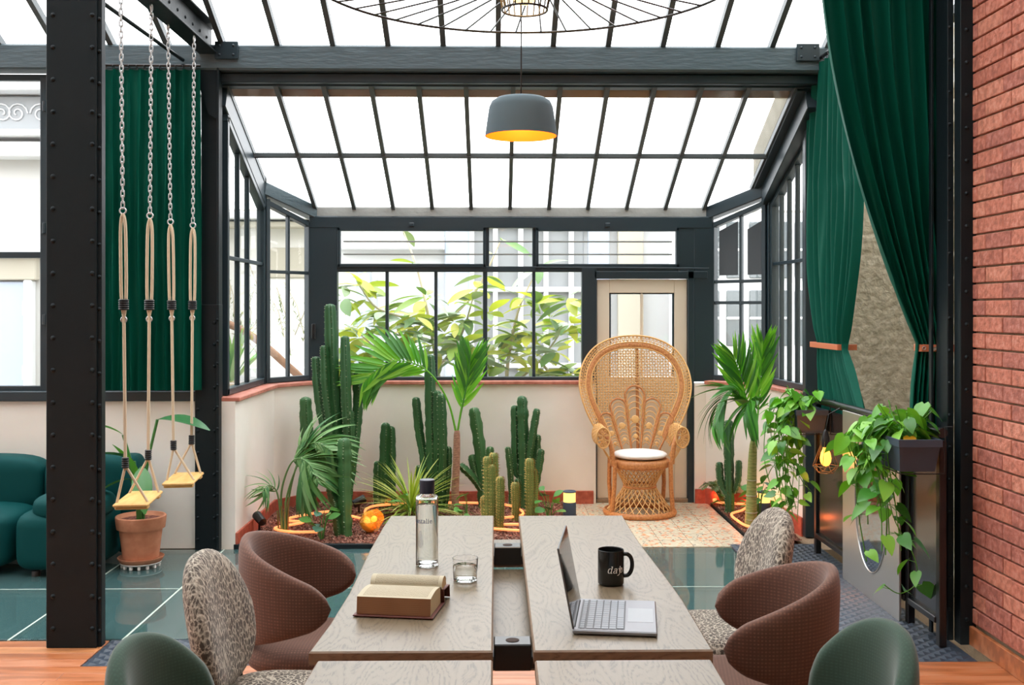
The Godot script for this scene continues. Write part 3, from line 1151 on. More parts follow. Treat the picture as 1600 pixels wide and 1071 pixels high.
func tables() -> void:
	var lo := PackedVector2Array([Vector2(-0.006, 4.19), Vector2(-0.415, 4.19), Vector2(-0.423, 3.98), Vector2(-0.427, 3.6), Vector2(-0.424, 3.3), Vector2(-0.422, 3.06), Vector2(-0.431, 2.757), Vector2(-0.446, 2.53), Vector2(-0.006, 2.53)])
	var ro := PackedVector2Array([Vector2(0.092, 4.185), Vector2(0.505, 4.185), Vector2(0.504, 3.9), Vector2(0.507, 3.65), Vector2(0.52, 3.28), Vector2(0.528, 2.98), Vector2(0.526, 2.74), Vector2(0.523, 2.53), Vector2(0.092, 2.53)])
	var names := ["bleached oak dining table with a black steel spine, carrying the laptop", "nearest bleached oak table, its far end showing along the bottom edge"]
	for k in 2:
		var dd := -1.722 * k
		var t := thing("dining_table", names[k], "table", V(0.04, 0, 3.36 + dd))
		for poly in [lo, ro]:
			# rounded slab: chamfered top edge
			var q := PackedVector2Array()
			for p in poly:
				q.append(Vector2(p.x - 0.04, -(p.y - 3.36)))
			if Geometry2D.is_polygon_clockwise(q):
				q.reverse()
			var top := MB.new()
			var n := q.size()
			var ins: PackedVector2Array = Geometry2D.offset_polygon(q, -0.004)[0]
			var tr := Geometry2D.triangulate_polygon(ins)
			var y := 0.75
			var i0 := top.v.size()
			for p in ins:
				top.vert(Vector3(p.x, y, p.y))
			for j in range(0, tr.size(), 3):
				var ar := (ins[tr[j + 1]] - ins[tr[j]]).cross(ins[tr[j + 2]] - ins[tr[j]])
				if ar < 0:
					top.tri(i0 + tr[j], i0 + tr[j + 1], i0 + tr[j + 2])
				else:
					top.tri(i0 + tr[j], i0 + tr[j + 2], i0 + tr[j + 1])
			obj("tabletop", top, M.oak, t)
			var ed := MB.new()
			for j in n:
				var a := q[j]
				var b := q[(j + 1) % n]
				ed.quad(Vector3(b.x, y - 0.032, b.y), Vector3(a.x, y - 0.032, a.y), Vector3(a.x, y - 0.004, a.y), Vector3(b.x, y - 0.004, b.y))
			if ins.size() == n:
				for j in n:
					# nearest inset corner
					var best := 0
					for m in n:
						if ins[m].distance_to(q[j]) < ins[best].distance_to(q[j]):
							best = m
					var best2 := 0
					for m in n:
						if ins[m].distance_to(q[(j + 1) % n]) < ins[best2].distance_to(q[(j + 1) % n]):
							best2 = m
					ed.quad(Vector3(q[(j + 1) % n].x, y - 0.004, q[(j + 1) % n].y), Vector3(q[j].x, y - 0.004, q[j].y), Vector3(ins[best].x, y, ins[best].y), Vector3(ins[best2].x, y, ins[best2].y))
			var bt := Geometry2D.triangulate_polygon(q)
			var b0 := ed.v.size()
			for p in q:
				ed.vert(Vector3(p.x, y - 0.032, p.y))
			for j in range(0, bt.size(), 3):
				ed.tri(b0 + bt[j], b0 + bt[j + 1], b0 + bt[j + 2])
			obj("edge", ed, M.oakedge, t)
		# steel spine: two cross heads with a hole, a tray between them and A-legs
		for z in [-0.36, 0.71]:
			var h := MB.new()
			h.cbox(Vector3(0.003, 0.705, z), Vector3(0.094, 0.066, 0.07), 0.003)
			h.cbox(Vector3(0.003, 0.69, z), Vector3(0.7, 0.03, 0.06), 0.003)
			obj("cross_head", h, M.black, t)
			var hole := MB.new()
			hole.lathe([Vector2(0.017, 0.7382), Vector2(0.017, 0.7392), Vector2(0.0, 0.7392)], 16, Vector3(0.003, 0, z))
			obj("socket", hole, M.gap, t)
			for s in [-1, 1]:
				var l := MB.new()
				l.bar(Vector3(s * 0.12, 0.69, z), Vector3(s * 0.3, 0.0, z), 0.05, 0.05, Vector3.RIGHT, 0.003)
				obj("leg", l, M.black, t)
		var tray := MB.new()
		tray.cbox(Vector3(0.003, 0.655, 0.175), Vector3(0.17, 0.012, 1.0), 0.002)
		tray.cbox(Vector3(0.003, 0.655, -0.6), Vector3(0.17, 0.012, 0.4), 0.002)
		obj("cable_tray", tray, M.oak, t)

func bend_text(text: String, font: Font, size: float, depth: float, R: float, ang0: float, y: float, slant := 0.0) -> ArrayMesh:
	# lettering bent round a vertical cylinder; ang0 is where the text starts, 0 faces +z
	var tm := TextMesh.new()
	tm.text = text
	tm.font = font
	tm.font_size = 32
	tm.pixel_size = size / 32.0
	tm.depth = depth
	tm.horizontal_alignment = HORIZONTAL_ALIGNMENT_LEFT
	var a := tm.get_mesh_arrays()
	var vs: PackedVector3Array = a[Mesh.ARRAY_VERTEX]
	for i in vs.size():
		var p := vs[i]
		var r := R + depth / 2 + p.z
		var t := ang0 + (p.x + p.y * slant) / R
		vs[i] = Vector3(sin(t) * r, y + p.y, cos(t) * r)
	a[Mesh.ARRAY_VERTEX] = vs
	a[Mesh.ARRAY_NORMAL] = null
	a[Mesh.ARRAY_TANGENT] = null
	var st := SurfaceTool.new()
	st.create_from_arrays(a)
	st.deindex()
	st.generate_normals()
	return st.commit()

func on_tables() -> void:
	var g := mat(Color(1, 1, 1, 0.0), 0.02)
	g.refraction_enabled = true
	g.refraction_scale = 0.05
	var water := mat(Color(0.98, 1, 0.99, 0.0), 0.0)
	water.refraction_enabled = true
	water.refraction_scale = 0.033
	# bottle
	var t := thing("water_bottle", "tall clear glass water bottle with a dark blue cap on the oak table", "bottle", V(-0.218, 0.75, 3.375))
	var b := MB.new()
	b.lathe([Vector2(0, 0.001), Vector2(0.033, 0.001), Vector2(0.036, 0.004), Vector2(0.036, 0.215), Vector2(0.033, 0.224), Vector2(0.024, 0.228), Vector2(0.0225, 0.236), Vector2(0.0205, 0.236), Vector2(0.021, 0.227), Vector2(0.031, 0.219), Vector2(0.0335, 0.212), Vector2(0.0335, 0.016), Vector2(0.03, 0.011), Vector2(0, 0.009)], 48)
	obj("glass_body", b, g, t)
	b = MB.new()
	b.lathe([Vector2(0, 0.0095), Vector2(0.03, 0.0115), Vector2(0.0333, 0.0165), Vector2(0.0333, 0.195), Vector2(0, 0.195)], 48)
	obj("water", b, water, t)
	b = MB.new()
	b.lathe([Vector2(0, 0.232), Vector2(0.0235, 0.232), Vector2(0.024, 0.234), Vector2(0.024, 0.273), Vector2(0.0225, 0.2755), Vector2(0, 0.2755)], 40)
	obj("cap", b, mat(c8(22, 34, 56), 0.35), t)
	var serif := SystemFont.new()
	serif.font_names = PackedStringArray(["Droid Serif"])
	var ink := mat(c8(34, 36, 92), 0.5)
	obj("lettering", bend_text("castalie", serif, 0.018, 0.0004, 0.0362, -1.25, 0.148), ink, t)
	var ink2 := mat(c8(120, 122, 134), 0.6)
	b = MB.new()
	var arcbar := func(a0: float, a1: float, y: float, h: float) -> void:
		var n := 6
		for i in n:
			var s0 := lerpf(a0, a1, float(i) / n)
			var s1 := lerpf(a0, a1, float(i + 1) / n)
			var R := 0.0363
			b.quad(Vector3(sin(s0) * R, y, cos(s0) * R), Vector3(sin(s1) * R, y, cos(s1) * R), Vector3(sin(s1) * R, y + h, cos(s1) * R), Vector3(sin(s0) * R, y + h, cos(s0) * R))
	arcbar.call(-1.1, -0.28, 0.1405, 0.0008)
	for k in 13:
		var w := 0.12 + 0.028 * k if k < 10 else 0.40 - 0.09 * (k - 9)
		arcbar.call(-0.55 - w, -0.55 + w * 0.8, 0.115 - k * 0.0042, 0.0012)
	arcbar.call(-1.0, -0.35, 0.03, 0.0008)
	stuff(obj("small_print", b, ink2, t))
	# tumbler
	t = thing("water_glass", "short clear tumbler half full of water beside the bottle", "glass", V(-0.091, 0.75, 3.19))
	b = MB.new()
	b.lathe([Vector2(0, 0.0005), Vector2(0.033, 0.0005), Vector2(0.0355, 0.003), Vector2(0.039, 0.068), Vector2(0.0385, 0.069), Vector2(0.0375, 0.068), Vector2(0.034, 0.009), Vector2(0.031, 0.0065), Vector2(0, 0.006)], 48)
	obj("glass_body", b, g, t)
	b = MB.new()
	b.lathe([Vector2(0, 0.0065), Vector2(0.031, 0.007), Vector2(0.0338, 0.0095), Vector2(0.0362, 0.045), Vector2(0, 0.045)], 48)
	obj("water", b, water, t)
	# mug
	t = thing("coffee_mug", "black ceramic mug with white lettering and handle behind the laptop", "mug", V(0.344, 0.75, 3.14))
	var ceramic := mat(c8(24, 27, 27), 0.14)
	b = MB.new()
	b.lathe([Vector2(0, 0.001), Vector2(0.035, 0.001), Vector2(0.0385, 0.005), Vector2(0.039, 0.02), Vector2(0.039, 0.102), Vector2(0.0382, 0.1045), Vector2(0.037, 0.104), Vector2(0.0355, 0.101), Vector2(0.0355, 0.012), Vector2(0.03, 0.007), Vector2(0, 0.006)], 48)
	obj("body", b, ceramic, t)
	b = MB.new()
	var hp := smooth_path([Vector3(0.037, 0.09, 0.002), Vector3(0.049, 0.0895, 0.002), Vector3(0.059, 0.08, 0.002), Vector3(0.063, 0.062, 0.002), Vector3(0.0605, 0.042, 0.002), Vector3(0.051, 0.028, 0.002), Vector3(0.037, 0.026, 0.002)], 5)
	b.tube(hp, 0.0062, 10)
	obj("handle", b, ceramic, t)
	b = MB.new()
	b.lathe([Vector2(0.0352, 0.085), Vector2(0, 0.085)], 32)
	obj("coffee", b, mat(c8(20, 12, 8), 0.1), t)
	var ital := SystemFont.new()
	ital.font_names = PackedStringArray(["Droid Serif"])
	ital.font_italic = true
	var sans := SystemFont.new()
	sans.font_names = PackedStringArray(["Droid Sans"])
	var wht := mat(c8(236, 234, 228), 0.4)
	obj("lettering", bend_text("day", ital, 0.0265, 0.0003, 0.0393, -0.36, 0.050, 0.24), wht, t)
	obj("lettering", bend_text("b", sans, 0.026, 0.0003, 0.0393, 0.56, 0.050), wht, t)
	# open book
	t = thing("open_book", "thick old book with brown page edges lying open on the table", "book", V(-0.248, 0.75, 2.872), -0.155)
	var cover := mat(c8(92, 44, 34), 0.55)
	var pagem := mat(c8(228, 216, 186), 0.85)
	var edgem := tri_mat(mat(Color.WHITE, 0.85), noise_tex(fnl(FastNoiseLite.TYPE_SIMPLEX_SMOOTH, 0.02, 3, 14), [0.2, 0.8], [c8(120, 80, 50), c8(150, 106, 70)], 256), Vector3(2, 200, 2), false)
	var page := mat(Color.WHITE, 0.85)
	page.albedo_texture = page_print()
	# near half: thick block, its fore-edge towards the camera
	b = MB.new()
	b.cbox(Vector3(-0.012, 0.004, 0.0), Vector3(0.218, 0.004, 0.155), 0.001)
	obj("cover", b, cover, t)
	b = MB.new()
	var z0 := 0.068
	var z1 := -0.062
	# block: front face leans a little, top swells towards the gutter
	var P := func(x: float, s: float, top: bool) -> Vector3:
		var z := lerpf(z0, z1, s)
		var y := 0.007 if not top else 0.052 + 0.006 * sin(s * PI)
		return Vector3(x, y, z - (0.004 if top else 0.0) * (1.0 - s))
	var xa := -0.113
	var xb := 0.088
	b.quad(P.call(xa, 0.0, false), P.call(xb, 0.0, false), P.call(xb, 0.0, true), P.call(xa, 0.0, true))
	obj("fore_edge", b, edgem, t)
	b = MB.new()
	for i in 8:
		var s0 := i / 8.0
		var s1 := (i + 1) / 8.0
		b.quad(P.call(xb, s0, false), P.call(xb, s1, false), P.call(xb, s1, true), P.call(xb, s0, true))
		b.quad(P.call(xa, s1, false), P.call(xa, s0, false), P.call(xa, s0, true), P.call(xa, s1, true))
	b.quad(P.call(xb, 1.0, false), P.call(xa, 1.0, false), P.call(xa, 1.0, true), P.call(xb, 1.0, true))
	obj("page_block", b, mat(c8(190, 170, 132), 0.85), t)
	b = MB.new()
	b.grid(2, 8, func(u: float, v: float) -> Vector3: return P.call(lerpf(xa, xb, u), v, true))
	obj("open_page", b, page, t)
	# far half: a few leaves curling up and over, on the lifted cover
	b = MB.new()
	var curl := func(u: float, v: float) -> Vector3:
		var x := lerpf(-0.112, 0.092, u)
		var a := v * PI * 0.92
		return Vector3(x, 0.050 + sin(a) * 0.024, -0.062 - (1.0 - cos(a)) * 0.030)
	b.grid(2, 10, curl)
	obj("turned_page", b, page, t)
	b = MB.new()
	for i in 10:
		var v0 := i / 10.0
		var v1 := (i + 1) / 10.0
		var p0: Vector3 = curl.call(1.0, v0)
		var p1: Vector3 = curl.call(1.0, v1)
		b.quad(Vector3(p0.x, 0.044, p0.z), Vector3(p1.x, 0.044, p1.z), p1 - Vector3(0.001, 0.001, 0), p0 - Vector3(0.001, 0.001, 0))
	obj("page_block", b, mat(c8(190, 160, 116), 0.85), t)
	b = MB.new()
	b.bar(Vector3(-0.01, 0.042, -0.066), Vector3(-0.01, 0.036, -0.145), 0.214, 0.004, Vector3.RIGHT, 0.001)
	b.bar(Vector3(-0.01, 0.006, -0.075), Vector3(-0.01, 0.042, -0.067), 0.214, 0.004, Vector3.RIGHT, 0.001)
	b.bar(Vector3(-0.01, 0.036, -0.145), Vector3(-0.01, 0.002, -0.150), 0.214, 0.004, Vector3.RIGHT, 0.001)
	obj("lifted_cover", b, cover, t)
	# laptop: hinge on the left, screen facing right
	t = thing("laptop", "open silver laptop facing right on the oak table", "laptop", V(0.318, 0.75, 2.78), -0.135)
	# local x: hinge (-) to front (+), local z: width
	b = MB.new()
	b.cbox(Vector3(0, 0.008, 0), Vector3(0.212, 0.0115, 0.290), 0.003)
	obj("base", b, M.silver, t)
	b = MB.new()
	b.box(Vector3(-0.034, 0.01385, 0), Vector3(0.118, 0.0006, 0.262))
	obj("keyboard_well", b, mat(c8(60, 64, 70), 0.5), t)
	var key := mat(c8(138, 146, 154), 0.5)
	var kb := Node3D.new()
	kb.name = "keyboard"
	t.add_child(kb)
	for r in 6:
		var nk := 14 if r < 5 else 10
		var zz := -0.126
		for k in nk:
			var w := 0.0168
			if r == 5 and k == 4:
				w = 0.085
			elif r == 0 and k == nk - 1:
				w = 0.0168
			var q := MB.new()
			q.cbox(Vector3(-0.083 + r * 0.0192, 0.0148, zz + w / 2), Vector3(0.0165 if r > 0 else 0.011, 0.0016, w), 0.0004)
			obj("key", q, key, kb)
			zz += w + 0.0018
	b = MB.new()
	b.box(Vector3(0.064, 0.0139, 0.0), Vector3(0.066, 0.0005, 0.125))
	obj("trackpad", b, mat(c8(146, 150, 154), 0.45, 0.4), t)
	b = MB.new()
	b.box(Vector3(0.1062, 0.011, 0.0), Vector3(0.0006, 0.003, 0.05))
	obj("thumb_notch", b, M.black, t)
	var lid := Node3D.new()
	lid.name = "lid"
	t.add_child(lid)
	lid.position = Vector3(-0.101, 0.014, 0)
	lid.rotation.z = 0.19
	b = MB.new()
	b.cbox(Vector3(-0.003, 0.104, 0), Vector3(0.0045, 0.206, 0.290), 0.0015)
	obj("shell", b, mat(c8(120, 122, 126), 0.4, 0.8), lid)
	b = MB.new()
	b.box(Vector3(-0.0004, 0.104, 0), Vector3(0.0008, 0.203, 0.287))
	var scr := mat(c8(14, 15, 17), 0.05)
	scr.metallic_specular = 0.9
	obj("dark_screen", b, scr, lid)
	b = MB.new()
	b.tube(pts([Vector3(-0.003, 0.0, -0.12), Vector3(-0.003, 0.0, 0.12)]), 0.0045, 8)
	obj("hinge", b, M.black, lid)

func page_print() -> ImageTexture:
	var im := Image.create(256, 256, false, Image.FORMAT_RGB8)
	im.fill(c8(180, 172, 148))
	var r := RandomNumberGenerator.new()
	r.seed = 5
	# lines of type run along v (the page is seen from its side)
	var x := 18
	while x < 240:
		var y := 20
		while y < 236:
			var l := r.randi_range(8, 26)
			im.fill_rect(Rect2i(x, y, 2, mini(l, 236 - y)), c8(120, 110, 90))
			y += l + 4
		x += 5
	return ImageTexture.create_from_image(im)

# upholstered barrel shell; local +x is the way the sitter faces
func barrel(R: float, phim: float, y0: float, ytop: float, ytip0: float, ytip1: float, th: float, flare: float, pw := 1.6, depth := 1.0) -> MB:
	var b := MB.new()
	var nu := 56
	var nv := 28
	b.grid(nv, nu, func(t: float, u: float) -> Vector3:
		var s := u * 2.0 - 1.0
		# rounded tips
		var e := clampf((1.0 - absf(s)) / 0.16, 0.0, 1.0)
		var k := sqrt(1.0 - (1.0 - e) * (1.0 - e))
		var phi := phim * s
		var a := pow(absf(s), pw)
		var hi := lerpf(ytop, ytip1, a)
		var lo := lerpf(y0, ytip0, pow(absf(s), 1.15))
		var mid := (hi + lo) / 2
		var hh := (hi - lo) / 2 * maxf(k, 0.02)
		var tt := th / 2 * maxf(sqrt(k), 0.05)
		var ang := TAU * t
		# superellipse section
		var cx := signf(cos(ang)) * pow(absf(cos(ang)), 0.75)
		var cy := signf(sin(ang)) * pow(absf(sin(ang)), 0.42)
		var y := mid + hh * cy
		var rr := R + flare * (y - y0) + tt * cx
		return Vector3(-cos(phi) * rr * depth, y, sin(phi) * rr), true)
	return b

func seat_pad(rx: float, rz: float, y0: float, y1: float, pw := 2.6) -> MB:
	var b := MB.new()
	b.grid(40, 14, func(u: float, v: float) -> Vector3:
		var a: float = TAU * u
		var c := PI * v - PI / 2
		var k := pow(maxf(cos(c), 0.0), 0.35)
		var sx := signf(cos(a)) * pow(absf(cos(a)), 2.0 / pw)
		var sz := signf(sin(a)) * pow(absf(sin(a)), 2.0 / pw)
		return Vector3(sx * rx * k, lerpf(y0, y1, 0.5 + 0.5 * sin(c)), -sz * rz * k), true)
	return b

func chair_legs(t: Node3D, w: float, y: float) -> void:
	for k in 4:
		var sx := 1.0 if k & 1 else -1.0
		var sz := 1.0 if k & 2 else -1.0
		var l := MB.new()
		l.tube(pts([Vector3(sx * w * 1.15, 0, sz * w * 1.15), Vector3(sx * w * 0.8, y, sz * w * 0.8)]), [0.009, 0.014], 8)
		obj("leg", l, M.blackmetal, t)

func chairs() -> void:
	# brown wrap-around chairs
	var spots := [["brown waffle-weave barrel chair left of the table, nearest the planter", V(-0.60, 0, 3.60), -0.05], ["brown waffle-weave barrel chair right of the table, behind the green one", V(0.762, 0, 3.17), PI - 0.15]]
	var shell := barrel(0.226, 1.95, 0.43, 0.806, 0.56, 0.66, 0.05, 0.05).mesh()
	var pad := seat_pad(0.235, 0.228, 0.37, 0.475).mesh()
	for s in spots:
		var t := thing("barrel_chair", s[0], "chair", s[1], s[2], "brown barrel chairs at the table")
		obj("shell", shell, M.brown, t)
		obj("seat", pad, M.brown, t)
		chair_legs(t, 0.17, 0.38)
	# leopard chairs: padded back on a seat
	spots = [["leopard-patterned upholstered chair between the brown and green chairs on the left", V(-0.595, 0, 3.02), -0.06], ["leopard-patterned upholstered chair farthest along the right side of the table", V(0.74, 0, 3.64), PI + 0.06]]
	var back := MB.new()
	back.grid(48, 24, func(u: float, v: float) -> Vector3:
		var a: float = TAU * u
		var c := PI * v - PI / 2
		var k := pow(maxf(cos(c), 0.0), 0.45)
		var cz := signf(cos(a)) * pow(absf(cos(a)), 0.72) * 0.215 * k
		var cy := signf(sin(a)) * pow(absf(sin(a)), 0.72) * 0.195 * k
		if cy > 0:
			cz *= 1.0 - 0.25 * cy / 0.195
		var th := 0.042 * sin(c)
		var bow := 0.9 * cz * cz
		return Vector3(-0.215 - 0.20 * cy + th + bow, 0.680 + cy, cz), true)
	var bm := back.mesh()
	pad = seat_pad(0.225, 0.225, 0.395, 0.485, 3.4).mesh()
	for s in spots:
		var t := thing("leopard_chair", s[0], "chair", s[1], s[2], "leopard chairs at the table")
		obj("backrest", bm, M.leopard, t)
		obj("seat", pad, M.leopard, t)
		chair_legs(t, 0.17, 0.40)
		for z in [-0.14, 0.14]:
			var st := MB.new()
			st.tube(pts([Vector3(-0.17, 0.40, z), Vector3(-0.19, 0.58, z)]), 0.010, 8)
			obj("back_support", st, M.blackmetal, t)
	# green chairs nearest the camera
	spots = [["dark green shell chair at the bottom left corner of the table group", V(-0.668, 0, 2.52), -0.25], ["dark green shell chair nearest the camera on the right", V(0.792, 0, 2.61), PI + 0.25]]
	shell = barrel(0.20, 1.12, 0.42, 0.777, 0.46, 0.61, 0.06, 0.06, 2.2).mesh()
	pad = seat_pad(0.225, 0.215, 0.37, 0.475).mesh()
	for s in spots:
		var t := thing("shell_chair", s[0], "chair", s[1], s[2], "green shell chairs at the table")
		obj("shell", shell, M.green, t)
		obj("seat", pad, M.green, t)
		chair_legs(t, 0.17, 0.38)

# ---------- wicker peacock chair ----------
func fan_pt(x: float, y: float) -> Vector3:   # a point of the curved back
	return Vector3(x, y, -0.17 - 0.16 * (y - 0.45) + 0.75 * x * x * clampf(1.35 - y, 0.15, 1.0))

func fan_outline(t: float, grow: float) -> Vector2:   # t 0..1 from lower left over the top to lower right
	var keys := [Vector2(-0.255, 0.50), Vector2(-0.315, 0.62), Vector2(-0.385, 0.76), Vector2(-0.43, 0.90), Vector2(-0.437, 1.02), Vector2(-0.40, 1.15), Vector2(-0.31, 1.265), Vector2(-0.17, 1.335), Vector2(0.0, 1.357), Vector2(0.17, 1.335), Vector2(0.31, 1.265), Vector2(0.40, 1.15), Vector2(0.437, 1.02), Vector2(0.43, 0.90), Vector2(0.385, 0.76), Vector2(0.315, 0.62), Vector2(0.255, 0.50)]
	var f := t * (keys.size() - 1)
	var i := mini(int(f), keys.size() - 2)
	var p: Vector2 = keys[i].cubic_interpolate(keys[i + 1], keys[maxi(i - 1, 0)], keys[mini(i + 2, keys.size() - 1)], f - i)
	var c := Vector2(0, 0.86)
	return p + (p - c).normalized() * grow

func peacock_chair() -> void:
	var t := thing("peacock_chair", "wicker peacock chair with a round fan back by the garden door", "chair", V(1.105, 0, 8.07), 0.03)
	# hourglass base
	var prof := func(y: float) -> float:
		if y < 0.215:
			return lerpf(0.265, 0.118, pow(clampf((y - 0.02) / 0.195, 0, 1), 0.8))
		return lerpf(0.118, 0.20, pow(clampf((y - 0.215) / 0.16, 0, 1), 1.15))
	var b := MB.new()
	for s in [-1, 1]:
		for k in 27:
			var p := PackedVector3Array()
			for i in 7:
				var y := 0.025 + i * 0.03166
				var a: float = TAU * k / 27.0 + s * i * 0.115
				p.append(Vector3(cos(a) * prof.call(y), y, sin(a) * prof.call(y)))
			b.tube(p, 0.0042, 4, false, false)
			p = PackedVector3Array()
			for i in 7:
				var y := 0.215 + i * 0.027
				var a: float = TAU * k / 27.0 + s * (i * 0.13)
				p.append(Vector3(cos(a) * prof.call(y), y, sin(a) * prof.call(y)))
			b.tube(p, 0.0042, 4, false, false)
	stuff(obj("hourglass_weave", b, M.cane, t))
	b = MB.new()
	b.lathe([Vector2(0.262, 0.0), Vector2(0.276, 0.004), Vector2(0.282, 0.02), Vector2(0.276, 0.04), Vector2(0.262, 0.045), Vector2(0.252, 0.02), Vector2(0.262, 0.0)], 48)
	obj("base_ring", b, M.wicker, t)
	b = MB.new()
	b.ring(Vector3(0, 0.215, 0), Vector3.UP, 0.121, 0.009, 40, 6)
	obj("waist_ring", b, M.wicker, t)
	b = MB.new()
	b.lathe([Vector2(0, 0.36), Vector2(0.205, 0.36), Vector2(0.225, 0.37), Vector2(0.232, 0.395), Vector2(0.225, 0.42), Vector2(0.205, 0.43), Vector2(0, 0.43)], 48)
	obj("seat", b, M.wicker, t)
	for s in [-1, 1]:
		for z in [0.16, -0.17]:
			b = MB.new()
			b.tube(pts([Vector3(s * (0.235 if z > 0 else 0.2), 0.0, z * 0.75), Vector3(s * 0.215, 0.22, z * 0.85), Vector3(s * 0.21, 0.42, z * 0.9)]), 0.0165, 10)
			obj("leg", b, M.wicker, t)
		# rolled armrest: a lattice drum at its front end, a wrapped post and lattice below
		b = MB.new()
		var path := smooth_path([Vector3(s * 0.225, 0.40, 0.13), Vector3(s * 0.235, 0.52, 0.13), Vector3(s * 0.262, 0.60, 0.10), Vector3(s * 0.30, 0.63, -0.02), Vector3(s * 0.315, 0.64, -0.13)], 5)
		b.tube(path, 0.018, 8)
		obj("arm", b, M.wicker, t)
		b = MB.new()
		for e in 7:
			var zc := 0.15 - e * 0.045
			var rp := PackedVector3Array()
			for i in 24:
				rp.append(Vector3(s * 0.30 + cos(TAU * i / 24.0) * 0.05, 0.60 + sin(TAU * i / 24.0) * 0.078, zc))
			b.tube(rp, 0.006 if e in [0, 6] else 0.0034, 5, true)
		for w in [-1, 1]:
			for k in 16:
				var p := PackedVector3Array()
				for i in 10:
					var a: float = TAU * k / 16.0 + w * i * 0.16
					p.append(Vector3(s * 0.30 + cos(a) * 0.05, 0.60 + sin(a) * 0.078, 0.15 - i * 0.03))
				b.tube(p, 0.0032, 4, false, false)
		for k in 8:   # front rosette
			var a: float = TAU * k / 8.0
			b.ring(Vector3(s * 0.30 + cos(a) * 0.028, 0.60 + sin(a) * 0.05, 0.15), Vector3(0, 0, 1), 0.022, 0.0034, 12, 4)
		stuff(obj("arm_roll", b, M.cane, t))
		b = MB.new()
		for k in 7:
			for w in [-1, 1]:
				b.tube(pts([Vector3(s * 0.24, 0.43, 0.12 - k * 0.035), Vector3(s * 0.268, 0.48, 0.12 - k * 0.035 - w * 0.02), Vector3(s * 0.29, 0.51, 0.12 - k * 0.035 + w * 0.01)]), 0.0032, 4)
		stuff(obj("arm_skirt", b, M.cane, t))
	# fan: outer rims, lattice band, wrapped band
	var rim := func(grow: float, r: float, called: String, m: Material) -> void:
		var q := MB.new()
		var p := PackedVector3Array()
		for i in 97:
			var o := fan_outline(i / 96.0, grow)
			p.append(fan_pt(o.x, o.y))
		q.tube(p, r, 7)
		obj(called, q, m, t)
	rim.call(0.0, 0.008, "fan_rim", M.cane)
	rim.call(-0.050, 0.006, "fan_rim", M.cane)
	rim.call(-0.095, 0.006, "fan_rim", M.cane)
	b = MB.new()
	for i in 84:
		var f := i / 84.0
		var o0 := fan_outline(f, 0.0)
		var o1 := fan_outline(clampf(f + 0.006, 0, 1), -0.05)
		var o2 := fan_outline(clampf(f - 0.006, 0, 1), -0.05)
		b.tube(pts([fan_pt(o0.x, o0.y), fan_pt(o1.x, o1.y)]), 0.0030, 4, false, false)
		b.tube(pts([fan_pt(o0.x, o0.y), fan_pt(o2.x, o2.y)]), 0.0030, 4, false, false)
	for gr in [-0.017, -0.034]:
		var p := PackedVector3Array()
		for i in 97:
			var o := fan_outline(i / 96.0, gr)
			p.append(fan_pt(o.x, o.y))
		b.tube(p, 0.003, 4)
	stuff(obj("fan_lattice", b, M.cane, t))
	b = MB.new()
	b.grid(2, 120, func(u: float, v: float) -> Vector3:
		var o := fan_outline(v, -0.052 - 0.04 * u)
		return fan_pt(o.x, o.y) + Vector3(0, 0, 0.010 * sin(PI * u) + (0.002 if int(v * 120) % 2 else 0.0)))
	b.grid(2, 120, func(u: float, v: float) -> Vector3:
		var o := fan_outline(v, -0.052 - 0.04 * u)
		return fan_pt(o.x, o.y) - Vector3(0, 0, 0.008))
	obj("fan_band", b, M.wicker, t)
	# petals: ribs fan out from behind the seat
	var lobes := [[-0.235, 0.70, 0.055], [-0.135, 0.80, 0.064], [0.0, 0.885, 0.078], [0.135, 0.80, 0.064], [0.235, 0.70, 0.055]]
	# lobe: x, y of the arch centre, radius
	var inner_poly := PackedVector2Array()
	for i in 81:
		inner_poly.append(fan_outline(i / 80.0, -0.095))
	var lobe_polys := []
	var foot := func(k: int) -> Vector2: return Vector2(-0.17 + k * 0.068, 0.45)
	for k in 5:
		var L: Array = lobes[k]
		var pol := PackedVector2Array()
		pol.append(foot.call(k))
		for i in 17:
			var a: float = PI - PI * i / 16.0
			pol.append(Vector2(L[0] + cos(a) * L[2], L[1] + sin(a) * L[2]))
		pol.append(foot.call(k + 1))
		lobe_polys.append(pol)
		# lobe outline and nested arches
		var petal := Node3D.new()
		petal.name = "petal"
		t.add_child(petal, true)
		b = MB.new()
		var p := PackedVector3Array()
		for q in pol:
			p.append(fan_pt(q.x, q.y) + Vector3(0, 0, 0.004))
		b.tube(p, 0.0085, 6)
		obj("outline", b, M.wicker, petal)
		b = MB.new()
		var base2 := (foot.call(k) + foot.call(k + 1)) as Vector2 * 0.5
		var top := Vector2(L[0], L[1] + L[2])
		for j in 4:
			var f := 0.12 + j * 0.13
			var cpt := Vector2(L[0], L[1]).lerp(base2, 0.28 * j / 3.0 + 0.06)
			var rr: float = L[2] * (0.86 - 0.07 * j)
			p = PackedVector3Array()
			for i in 13:
				var a: float = PI * 1.25 - PI * 1.5 * i / 12.0
				var q := cpt + Vector2(cos(a) * rr, sin(a) * rr * 1.1)
				p.append(fan_pt(q.x, q.y))
			b.tube(p, 0.0042, 4)
		# lower tier
		for j in 6:
			var cpt := Vector2(L[0], L[1]).lerp(base2, 0.50 + 0.07 * j)
			var rr: float = L[2] * (0.62 - 0.055 * j)
			p = PackedVector3Array()
			for i in 9:
				var a: float = PI - PI * i / 8.0
				var q := cpt + Vector2(cos(a) * rr, sin(a) * rr)
				p.append(fan_pt(q.x, q.y))
			b.tube(p, 0.0036, 4)
		stuff(obj("arches", b, M.cane, petal))
